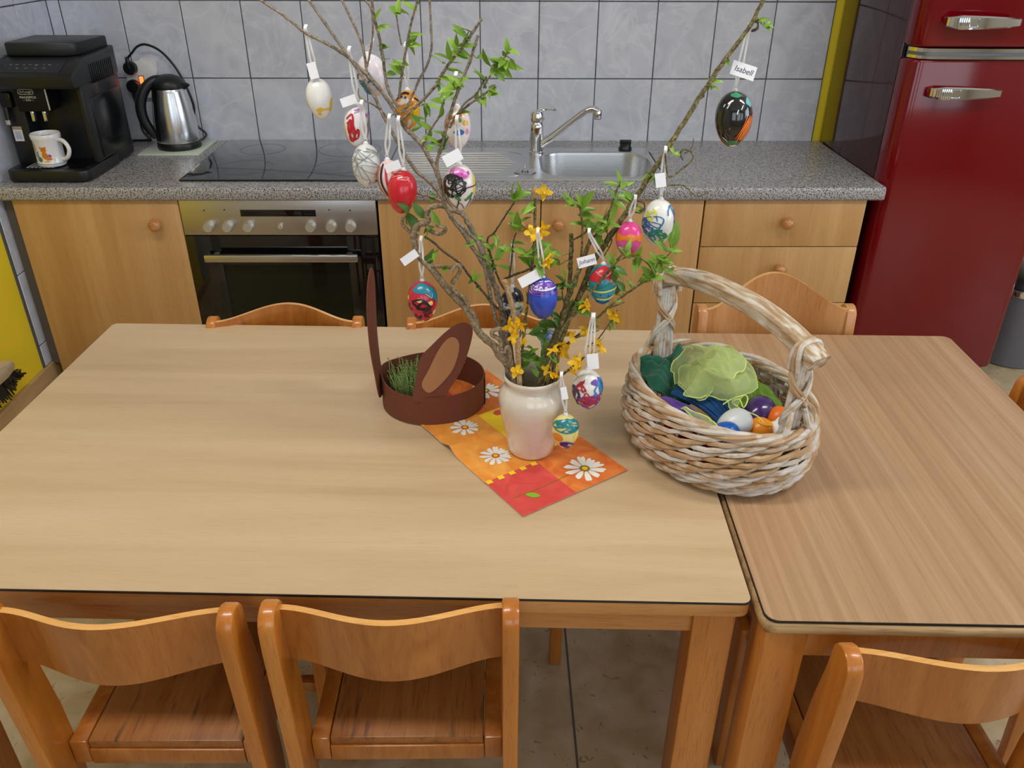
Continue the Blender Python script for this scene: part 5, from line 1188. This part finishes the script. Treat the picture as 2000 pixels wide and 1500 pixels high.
cluster([(1060, 478, 1.2), (1065, 500, 1.2), (1080, 492, 1.1), (1053, 525, 1.2), (1066, 535, 1.1), (1076, 500), (1048, 510), (1043, 490), (1028, 510), (1085, 510, .9), (1060, 515)], .025)
cluster([(1108, 388, 1.2), (1130, 392, 1.2), (1147, 390, 1.2), (1146, 420, 1.3), (1126, 440), (1138, 438), (1120, 395), (1150, 410), (1186, 420, 1.5), (1196, 408, 1.2), (1178, 440, 1.3), (1165, 436), (1190, 436, 1.3), (1205, 352, 1.4), (1193, 362), (1216, 362, 1.1), (1225, 386, 1.3), (1213, 400), (1170, 466), (1160, 458), (1150, 440), (1200, 380), (1165, 445, 1.1)], .025)
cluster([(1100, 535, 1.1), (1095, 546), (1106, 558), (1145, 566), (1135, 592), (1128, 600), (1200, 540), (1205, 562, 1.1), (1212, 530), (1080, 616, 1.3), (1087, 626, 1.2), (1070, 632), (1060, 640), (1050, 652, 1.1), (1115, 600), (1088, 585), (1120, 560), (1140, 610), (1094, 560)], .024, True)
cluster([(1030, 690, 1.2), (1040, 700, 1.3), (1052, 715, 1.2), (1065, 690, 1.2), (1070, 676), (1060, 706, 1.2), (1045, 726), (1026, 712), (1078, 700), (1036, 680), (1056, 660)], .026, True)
cluster([(1200, 500), (1220, 492, 1.1), (1233, 503, 1.1), (1248, 492, 1.1), (1246, 512), (1264, 508), (1276, 522, 1.4), (1270, 542, 1.2), (1252, 548, 1.1), (1290, 480, 1.2), (1317, 457, 1.5), (1314, 494, 1.1), (1300, 508), (1213, 540, 1.2), (1192, 506), (1292, 502), (1262, 530, 1.1), (1283, 545), (1228, 480), (1296, 520, 1.1), (1240, 520), (1285, 515, 1.3), (1306, 530, .9)], .024)
cluster([(1312, 290), (1322, 300, .8), (1272, 348), (1268, 340), (1277, 352), (1240, 402), (1252, 408), (1248, 415, .8), (1490, 40), (1502, 46, .8), (1506, 50, .7), (1420, 118, .7), (1392, 165), (1402, 158, .8), (1400, 172, .7), (1385, 170, .7)], .019)
cluster([(1185, 590, .9), (1220, 575), (1207, 588, .8), (1232, 560), (1196, 635), (1190, 642, .9), (1203, 628, .8), (1158, 640, .7), (1165, 625, .7)], .018)
# petioles join the leaves to their twigs
for b, pr in LNK.items():
    m = MB()
    for a, c in pr: m.tube([a, (a+c)/2+Vector((0, -.001, .002)), c], [.0009, .0007, .0006], 4, caps=False)
    o = m.build('petiole', BUDG, b.t, angle=80); o['kind'] = 'stuff'
def bloom(u, v, s=.0142):
    q = nearest(u, v); p = at(u, v, q[2].y-.008)
    o = bpy.data.objects.new('blossom', rl.choice(BLOOMS)); COL.objects.link(o); o.parent = q[3].t; o.location = p-q[3].t.location
    o.rotation_euler = (rl.uniform(.4, 1.6), rl.uniform(-.5, .5), rl.uniform(0, 6.28)); o.scale = (s*rl.uniform(.85, 1.15),)*3
for u, v in ((1063, 376), (1037, 454), (1062, 446), (1058, 457), (1052, 452), (1046, 458), (1070, 514), (1072, 505), (1196, 618), (1208, 626), (1201, 612), (1112, 653), (1118, 658), (1145, 651), (1144, 644), (1100, 675), (1094, 680), (1086, 689), (1080, 684), (1097, 692), (1091, 697), (1103, 688), (1161, 675), (1174, 681), (1168, 670), (1125, 708), (1127, 719), (1120, 729), (1131, 702), (1081, 741), (1075, 727), (1083, 716), (1087, 735), (1070, 735), (1021, 670), (1002, 659), (1014, 634), (1009, 640), (1010, 725), (996, 637), (1144, 596), (1148, 603), (1029, 596), (807, 217), (1160, 690), (1068, 722)):
    bloom(u, v)
one('dried_bud', BK_TAN, lambda m: m.lathe([(0, -.008), (.004, -.006), (.006, 0), (.0045, .006), (.001, .010), (0, .0105)], 9, mat=Matrix.Translation(at(1045, 377, -1.31)-BRANCHES[9].t.location)), BRANCHES[9].t)
for u, v in ((1372, 178), (1478, 45), (862, 262), (1256, 400)):
    q = nearest(u, v); p = at(u, v, q[2].y); m = MB()
    m.tube(smooth([q[2]-q[3].t.location, p-q[3].t.location+Vector((0, 0, .003)), p-q[3].t.location+Vector((.002, 0, -.006)), p-q[3].t.location+Vector((-.006, 0, -.010))], 4), [.0008]*4+[.0012]*4+[.002]*4+[.0006], 5)
    m.build('curled_leaf', BK_DARK, q[3].t)

# ================================================================ painted eggs
TAGW = M('tag_paper', S(238, 238, 244), 0.6, vary=0.01); INK = M('tag_ink', S(58, 56, 84), 0.6, vary=0); CAPM = M('egg_cap_clear', S(226, 226, 228), 0.25, vary=0)
_pc = {}
def paint(c):
    if c not in _pc: _pc[c] = M('paint_%d_%d_%d' % c, S(*c), 0.3, coat=0.25, vary=0.05, vscale=120)
    return _pc[c]
def egg(label, px, w, h, base, strokes=(), patches=(), tie=None, tagpx=None, tagrot=0, tagtxt=None, tilt=(0, 0), y=None, tagsize=(30, 17), seed=1, ribbons=2, tagh=None):
    """px centre in the photograph, w and h in pixels; tie = pixel where the ribbon goes round its branch"""
    q = nearest(*(tie or (px[0], px[1]-h))); yy = (q[2].y if y is None else y)
    c = at(px[0], px[1], yy); sc = FPX/((c-CAMP).dot(fwd)); W_ = w/sc; H_ = h/sc*1.03
    t = thing('painted_egg', label, 'egg', c, 0, 'painted eggs on the branches')
    RM = Matrix.Rotation(tilt[0], 4, 'Y') @ Matrix.Rotation(-.15+tilt[1], 4, 'X')
    sh = one('shell', base, lambda m: m.lathe(egg_profile(W_, H_, 22), 36, mat=RM), t, angle=180)
    def surf(a, b, lift=.0003):
        b = max(-.985, min(.985, b)); r = sqrt(1-b*b)*(1+.11*b)*W_/2+lift; a = max(-2, min(2, a))
        th = a*pi/2 if abs(a) <= 1 else a*pi/2
        return RM @ Vector((r*sin(th), -r*cos(th), b*H_/2*(1+2*lift/H_)))
    bycol = {}
    rn = random.Random(seed)
    for (col, pts) in patches:
        cen = (sum(p[0] for p in pts)/len(pts), sum(p[1] for p in pts)/len(pts)); bd = smooth([Vector((p[0], p[1], 0)) for p in pts], 4, True); n = len(bd); m = bycol.setdefault(('patch', col), MB())
        vs = []; L_ = 6; lift = .00018+.00006*(len(bycol) % 6)
        for l in range(L_+1):
            for p in bd: vs.append(surf(cen[0]+(p.x-cen[0])*l/L_, cen[1]+(p.y-cen[1])*l/L_, lift))
        m.add(vs, [(l*n+i, l*n+(i+1) % n, (l+1)*n+(i+1) % n, (l+1)*n+i) for l in range(L_) for i in range(n)])
    for (col, wid, lines) in strokes:
        m = bycol.setdefault(('stroke', col), MB()); lift = .0006+.00007*(len(bycol) % 5)
        for li, pts in enumerate(lines):
            Q = smooth([Vector((p[0], p[1], 0)) for p in pts], 5); n = len(Q); vs = []
            for i, p in enumerate(Q):
                a, b = Q[max(0, i-1)], Q[min(n-1, i+1)]; d = b-a; l = max(1e-6, d.length); nx, ny = -d.y/l, d.x/l*W_/H_
                for s in (-1, 1): vs.append(surf(p.x+nx*wid*s, p.y+ny*wid*s, lift+.00025*i/n+.00004*(li % 6)))
            m.add(vs, [(2*i, 2*i+2, 2*i+3, 2*i+1) for i in range(n-1)])
    for (kd, col), m in bycol.items():
        m.build('paint_patch' if kd == 'patch' else 'paint_or_glint_line', paint(col), t, angle=180)  # egg paint; the black egg's white lines are painted highlights
    top = RM @ Vector((0, 0, H_/2))
    one('cap', CAPM, lambda m: (m.lathe([(.0042, -.002), (.004, .001), (.0018, .0035), (0, .004)], 12, mat=Matrix.Translation(top)), m.tube([top+Vector((.0022*cos(k), 0, .005+.0022*sin(k))) for k in [2*pi*i/10 for i in range(10)]], .0006, 5, closed=True)), t)
    if tie:
        e = at(tie[0], tie[1], yy)-c; s0 = top+Vector((0, 0, .006))
        for k in range(ribbons):
            off = (k-(ribbons-1)/2)*.0058
            mid = (s0+e)/2+Vector((off*.9, -.002*k, 0))
            one('ribbon', RIB, lambda m: m.tube(smooth([s0, s0.lerp(mid, .6)+Vector((off*.5, 0, 0)), mid, mid.lerp(e, .7)+Vector((off*.35, 0, 0)), e+Vector((off*.3, -.003, .002)), e+Vector((off*.3+.001, .003, .006))], 4), .0016, 6, flat=.3, ref=(0, 1, 0)), t)
    if tagpx:
        p = at(tagpx[0], tagpx[1], yy-.006)-c; hw, hh = tagsize[0]/2/sc, tagsize[1]/2/sc
        ex = Vector((cos(tagrot), 0, -sin(tagrot))); n_ = Vector((.06, -1, .35)).normalized(); ez = n_.cross(ex).normalized()*-1; ez = ez if ez.z > 0 else -ez; ex = ez.cross(n_).normalized()*-1; ex = ex if ex.x > 0 else -ex
        TM = Matrix((ex, ez, ex.cross(ez))).transposed().to_4x4(); TM.translation = p
        g = one('name_tag', TAGW, lambda m: m.box(-hw, hw, -hh, hh, -.0003, .0003, mat=TM), t)
        if tagtxt: text(tagtxt, tagh or hh*1.15, INK, 'handwriting', g, TM @ Matrix.Translation((0, 0, .0004)) @ Matrix.Shear('XZ', 4, (0, 0)) , .0001)
    return t
def scrib(rn, n, a0, a1, b0, b1, k=14, step=.5):
    out = []
    for _ in range(n):
        p = [rn.uniform(a0, a1), rn.uniform(b0, b1)]; L_ = [tuple(p)]
        for i in range(k):
            q = [max(a0, min(a1, p[0]+rn.uniform(-1, 1)*(a1-a0)*step)), max(b0, min(b1, p[1]+rn.uniform(-1, 1)*(b1-b0)*step))]; p = q
            x, y = 2*(q[0]-a0)/(a1-a0)-1, 2*(q[1]-b0)/(b1-b0)-1; x, y = x*sqrt(1-y*y/2), y*sqrt(1-x*x/2); L_.append((a0+(x+1)/2*(a1-a0), b0+(y+1)/2*(b1-b0)))
        out.append(L_)
    return out
def nz(name, stops, scale=60, rough=.28, coat=.4, detail=2, distort=.6, interp='LINEAR', sc=(1, 1, 1)): return blend(name, stops, scale, rough, coat, detail, distort, interp, sc=sc, amt=6)
WE = nz('egg_white', [(0.3, S(232, 230, 226)), (0.7, S(242, 241, 238))], 30)
rn = random.Random(21)
def round_(a, b, ra, rb, n=9, j=.2, r=rn): return [(a+ra*cos(2*pi*k/n)*(1+r.uniform(-j, j)), b+rb*sin(2*pi*k/n)*(1+r.uniform(-j, j))) for k in range(n)]
egg('white egg with a few yellow dabs hanging alone from the outermost twig', (624, 193), 50, 74, WE, [((236, 196, 60), .07, [[(-.1, -.52), (.3, -.52), (.75, -.5)], [(.05, -.42), (.25, -.52)]])], [((238, 200, 60), round_(.9, -.35, .22, .34)), ((238, 200, 60), round_(-.95, -.25, .2, .2)), ((238, 200, 60), round_(0.02, -.55, .17, .10)), ((238, 200, 60), round_(.0, -.72, .16, .07)), ((238, 200, 60), round_(1.6, .2, .3, .3))], tie=(597, 58), tagpx=(611, 138), tagrot=1.35, tilt=(-.08, 0))
egg('white egg with red looped scribble above the grey marbled egg', (697, 246), 50, 76, nz('egg_pastel', [(0.3, S(226, 216, 226)), (0.5, S(238, 236, 236)), (0.7, S(228, 200, 220))]), [((196, 30, 40), .05, [[(-.5, .3), (-.2, .55), (-.1, 0), (-.3, -.5), (-.1, -.7), (0, -.2), (-.25, .3), (-.35, -.2), (-.1, -.6), (.15, -.1), (.2, -.5), (-.1, -.65)], [(-.45, .1), (-.2, .15), (-.3, -.65), (.05, -.55), (-.2, -.1), (.2, -.3)]]), ((170, 120, 190), .03, scrib(rn, 2, -.2, .9, .5, .85, 8))], [((232, 206, 90), round_(-.85, -.25, .22, .45)), ((150, 150, 160), round_(.85, -.1, .25, .6))], tie=(682, 100), tagpx=(681, 197), tagrot=-.35, tilt=(.12, 0), seed=2)
gs = scrib(rn, 7, -1.5, 1.5, -.8, .8, 7, .6)
egg('white egg marbled with thin grey pencil lines hung lowest over the hob', (715, 323), 54, 79, nz('egg_greywhite', [(0.3, S(206, 210, 212)), (0.6, S(226, 228, 226)), (0.75, S(216, 208, 190))]), [((150, 146, 140), .018, gs)], tie=(706, 205), y=-1.26, tilt=(.05, 0), seed=3)
egg('egg with pink, orange and black stripes half behind the red egg', (763, 352), 48, 76, nz('egg_pinkwhite', [(0.3, S(240, 226, 226)), (0.7, S(242, 190, 190))]), [((226, 116, 40), .07, [[(-.55, .75), (-.75, 0), (-.5, -.75)], [(.3, .8), (.25, 0), (.3, -.7)]]), ((32, 24, 30), .07, [[(-.3, .85), (-.42, 0), (-.25, -.75)]]), ((208, 60, 80), .06, [[(-.8, .5), (-.98, 0), (-.75, -.5)], [(-.05, .85), (-.1, 0), (-.02, -.8)]])], tie=(760, 232), y=-1.27, tilt=(-.12, 0), seed=4)
egg('plain shiny red egg hanging over the worktop edge', (786, 375), 57, 82, nz('egg_red', [(0.3, S(196, 18, 34)), (0.6, S(216, 30, 48)), (0.75, S(226, 74, 80))], 40), [((240, 200, 200), .012, scrib(rn, 3, -.9, .9, .6, .9, 5))], tie=(778, 236), tagpx=(767, 325), tagrot=-.35, y=-1.29, tilt=(.1, 0), seed=5)
egg('pale pink and blue egg with teal scribble behind the upper twigs', (727, 147), 56, 76, nz('egg_palepink', [(0.3, S(236, 214, 230)), (0.55, S(240, 232, 238)), (0.72, S(196, 214, 236))], 40), [((30, 124, 140), .05, scrib(rn, 4, -1.0, .1, -.8, .2, 12))], tie=(727, 85), y=-1.20, tilt=(-.2, 0), seed=6)
egg('orange and yellow egg with black marks behind the branch fork', (797, 215), 48, 72, nz('egg_orangewhite', [(0.36, S(240, 232, 226)), (0.46, S(232, 140, 60)), (0.6, S(236, 176, 30)), (0.7, S(222, 110, 40))], 70, detail=1), [((28, 24, 26), .07, [[(-.7, .7), (-.2, .85), (.2, .8)], [(-.9, .4), (-.5, .65), (0, .62)], [(.5, .6), (.8, .45)]])], [((240, 186, 20), round_(.45, .0, .35, .3))], tie=(792, 92), y=-1.22, seed=7)
egg('white egg with orange swirl and blue patch above the black scribbled egg', (894, 250), 51, 77, nz('egg_rosewhite', [(0.35, S(238, 214, 206)), (0.6, S(240, 236, 236))], 40), [((226, 120, 40), .07, [[(-.7, .3), (-.3, .5), (.2, .6), (.5, .75)], [(-.8, .1), (-.2, .3), (.1, .1)]]), ((220, 60, 60), .05, [[(-.9, .4), (-.8, 0), (-.6, .2)]])], [((50, 120, 200), round_(.1, -.18, .28, .13)), ((230, 170, 40), round_(.45, .25, .15, .14)), ((222, 150, 200), round_(.55, -.15, .12, .14))], tie=(890, 150), y=-1.30, seed=8)
BS = random.Random(5)
egg('white egg with dense black scribble and pink and yellow top', (898, 366), 61, 86, nz('egg_cream2', [(0.3, S(226, 212, 206)), (0.7, S(238, 232, 228))], 40), [((18, 16, 20), .03, scrib(BS, 5, -.9, .25, -.35, .6, 20, .6)+[[(-.1, -.1), (.3, .05), (.85, .15), (.95, .35)], [(-.5, -.1), (-.6, -.5), (-.2, -.8), (0, -.4)]]), ((60, 130, 80), .035, scrib(BS, 2, -.2, .6, -.5, 0, 10)), ((110, 80, 100), .03, [[(.5, -.9), (.6, -.4), (.75, -.8)], [(-.3, -.95), (.0, -.6), (.3, -.85)]]), ((200, 80, 170), .05, scrib(BS, 2, -.4, .5, .45, .9, 12))], [((206, 120, 190), round_(-.1, .68, .45, .2)), ((240, 214, 90), round_(.85, .1, .2, .5))], tie=(892, 235), tagpx=(884, 308), tagrot=-.5, y=-1.335, tagsize=(36, 22), seed=9)
egg('red egg with teal drips and black doodle over the brown bunny', (826, 588), 58, 80, nz('egg_crimson', [(0.35, S(176, 20, 50)), (0.65, S(202, 36, 66))], 50), [((20, 18, 22), .055, [[(-.45, .1), (.0, .25), (.3, -.1), (-.2, -.2), (.05, .1), (.4, -.15), (.1, -.25), (-.4, .05)], [(-.6, .0), (-.75, -.15), (-.5, -.3)], [(.1, -.5), (.5, -.42)], [(.05, -.38), (.45, -.3)], [(.1, -.6), (.4, -.62)], [(-.4, -.5), (-.3, -.7), (-.05, -.6), (-.2, -.75)]]), ((70, 180, 190), .03, [[(.2, .5), (.45, .3), (.5, .5)]])], [((20, 128, 148), [(-.5, .62), (0, .5), (.1, .62), (.5, .5), (.75, .05), (.95, .1), (.8, .6), (.3, .9), (-.3, .9)]), ((238, 206, 110), round_(-.1, .2, .13, .1)), ((238, 206, 110), round_(.4, .05, .13, .1)), ((238, 206, 110), round_(-.75, .25, .1, .12)), ((238, 206, 110), round_(.0, -.88, .15, .06)), ((238, 206, 110), round_(.7, -.45, .12, .12))], tie=(822, 470), tagpx=(800, 503), tagrot=-.62, y=-1.31, tagsize=(34, 16), seed=10)
egg('dark egg with white and green streaks hidden behind the stems', (1001, 594), 45, 68, nz('egg_dark', [(0.38, S(26, 26, 36)), (0.5, S(60, 60, 80)), (0.56, S(226, 226, 222)), (0.7, S(80, 130, 90))], 45), tie=(1001, 480), y=-1.29, seed=11)
egg('blue egg with violet scribble at its top in the middle of the bouquet', (1060, 582), 58, 81, nz('egg_blue', [(0.3, S(32, 58, 170)), (0.7, S(50, 88, 200))], 50), [((110, 60, 180), .045, scrib(BS, 3, -.9, .9, .25, .85, 14)), ((232, 232, 240), .03, scrib(BS, 2, -.8, .8, .5, .9, 10))], [((226, 222, 238), round_(.1, .72, .6, .2)), ((226, 222, 238), round_(-.6, .5, .3, .2))], tie=(1050, 455), tagpx=(1034, 544), tagrot=-.5, y=-1.335, tagsize=(42, 20), seed=12)
egg('red topped egg with turquoise and yellow bands near the basket handle', (1177, 555), 55, 78, nz('egg_turq', [(0.3, S(20, 130, 160)), (0.7, S(50, 160, 180))], 50), [((40, 150, 110), .05, [[(-.8, .1), (-.2, -.1), (.4, .2), (.8, .1)]]), ((236, 226, 120), .06, [[(-.7, -.2), (.0, -.22), (.7, -.05)], [(-.4, -.6), (.2, -.6), (.6, -.45)]]), ((26, 70, 170), .07, [[(-.6, -.75), (0, -.85), (.5, -.75)], [(-.2, -.4), (.3, -.45)]]), ((240, 130, 140), .04, [[(-.5, .7), (0, .5), (.4, .7)]])], [((206, 40, 56), [(-.9, .3), (-.4, .22), (0, .38), (.5, .3), (.8, .4), (.5, .85), (0, .95), (-.5, .85)]), ((240, 150, 110), round_(.45, .28, .2, .16))], tie=(1150, 455), tagpx=(1146, 510), tagrot=-.27, tagtxt='Johann', y=-1.315, tagsize=(36, 20), seed=13)
egg('pink egg with an orange zigzag band under the long olive branch', (1228, 468), 51, 70, nz('egg_pink', [(0.3, S(226, 60, 140)), (0.7, S(238, 100, 168))], 50), [], [((240, 130, 40), [(-.95, .5), (-.4, .3), (0, .42), (.4, .28), (.95, .45), (1, .0), (.6, -.05), (.3, .12), (0, -.05), (-.35, .1), (-.7, -.02), (-1, .1)]), ((240, 120, 40), round_(0, -.75, .6, .2))], tie=(1240, 390), y=-1.30, seed=14)
C5 = random.Random(9)
egg('large white egg with blue and green crayon lines beside the drawer front', (1285, 435), 62, 89, WE, [((30, 110, 170), .028, scrib(C5, 4, -.95, .4, -.5, .35, 9)+scrib(C5, 2, .2, .95, -.3, .8, 7)), ((30, 140, 110), .035, scrib(C5, 4, -.5, .4, -.75, -.2, 12)), ((222, 222, 90), .05, scrib(C5, 2, -.7, .3, .1, .8, 6)), ((190, 210, 90), .04, scrib(C5, 1, .1, .8, -.8, -.4, 6))], tie=(1299, 295), tagpx=(1290, 352), tagrot=1.45, y=-1.28, tagsize=(26, 20), tilt=(.06, 0), seed=15)
C6 = random.Random(12)
egg('black, orange and red glossy egg hanging highest above the worktop', (1432, 233), 70, 102, nz('egg_black', [(0.3, S(12, 12, 14)), (0.62, S(26, 28, 30)), (0.74, S(120, 140, 130))], 60, .12, .8), [((232, 100, 34), .022, [[(.0+.075*k+C6.uniform(-.03, .03), -.8+C6.uniform(0, .2)), (.18+.075*k, -.35+.06*k), (.36+.06*k, C6.uniform(-.1, .25))] for k in range(9)]), ((206, 48, 70), .024, [[(.45+.06*k, -.62+C6.uniform(-.1, .15)), (.66+.05*k, -.05), (.7+.05*k, C6.uniform(.15, .5))] for k in range(8)]), ((250, 160, 60), .014, [[(.15+.09*k, -.7), (.3+.08*k, -.25), (.42+.07*k, .05)] for k in range(5)]), ((230, 236, 236), .02, [[(-.4, .4), (-.3, .6)], [(-.05, .2), (.0, .35)], [(.1, .35), (.18, .5)], [(-.6, -.6), (-.4, -.75)], [(-.55, .45), (-.5, .55)]])], [((110, 190, 190), round_(.55, .6, .18, .16)), ((60, 150, 110), round_(-.1, .86, .3, .08)), ((70, 130, 90), round_(-.1, -.82, .4, .1)), ((216, 224, 220), round_(0, -.93, .4, .04))], tie=(1462, 56), tagpx=(1452, 138), tagrot=.3, tagtxt='Isabell', y=-1.245, tagsize=(48, 26), tilt=(-.03, 0), seed=16)  # short white strokes are highlights painted onto the glossy shell
C7 = random.Random(14)
egg('white egg with red strokes and a violet-blue side next to the basket', (1147, 760), 59, 78, WE, [((190, 36, 60), .03, scrib(C7, 4, -.6, .6, -.6, .7, 12)), ((70, 40, 80), .045, scrib(C7, 4, -1.0, -.4, -.7, .3, 11)), ((120, 60, 180), .04, scrib(C7, 5, -.5, 1.0, -.85, -.1, 14)), ((60, 120, 200), .035, scrib(C7, 3, .2, 1.0, -.3, .7, 10)), ((200, 60, 60), .05, scrib(C7, 1, -.3, .4, -.7, -.3, 8))], [((50, 130, 190), round_(.75, .25, .28, .45)), ((110, 80, 170), round_(.3, .55, .2, .14)), ((214, 100, 60), round_(-.1, -.45, .25, .16))], tie=(1158, 620), tagpx=(1158, 706), tagrot=1.5, y=-1.345, tagsize=(30, 22), seed=17, ribbons=3)
egg('smaller egg painted teal, yellow and violet touching the vase', (1104, 842), 52, 68, nz('egg_yellowish', [(0.3, S(232, 210, 90)), (0.7, S(238, 228, 170))], 40), [((20, 130, 140), .045, scrib(C7, 5, -.85, .95, .2, .85, 12)), ((84, 30, 130), .07, scrib(C7, 3, -.3, .6, -.85, -.3, 9)), ((160, 80, 190), .04, scrib(C7, 1, -.6, .2, .4, .8, 8))], [((226, 140, 40), round_(-.45, -.15, .36, .24)), ((240, 226, 130), round_(.65, -.05, .22, .3))], tie=(1096, 735), tagpx=(1102, 768), tagrot=1.4, y=-1.378, tagsize=(24, 12), seed=18)
egg('small blue and white egg glimpsed between the stems above the rim', (1077, 672), 42, 58, nz('egg_bluewhite', [(0.4, S(236, 238, 240)), (0.5, S(60, 130, 200)), (0.65, S(226, 232, 238))], 60), tie=(1080, 600), y=-1.275, seed=19)
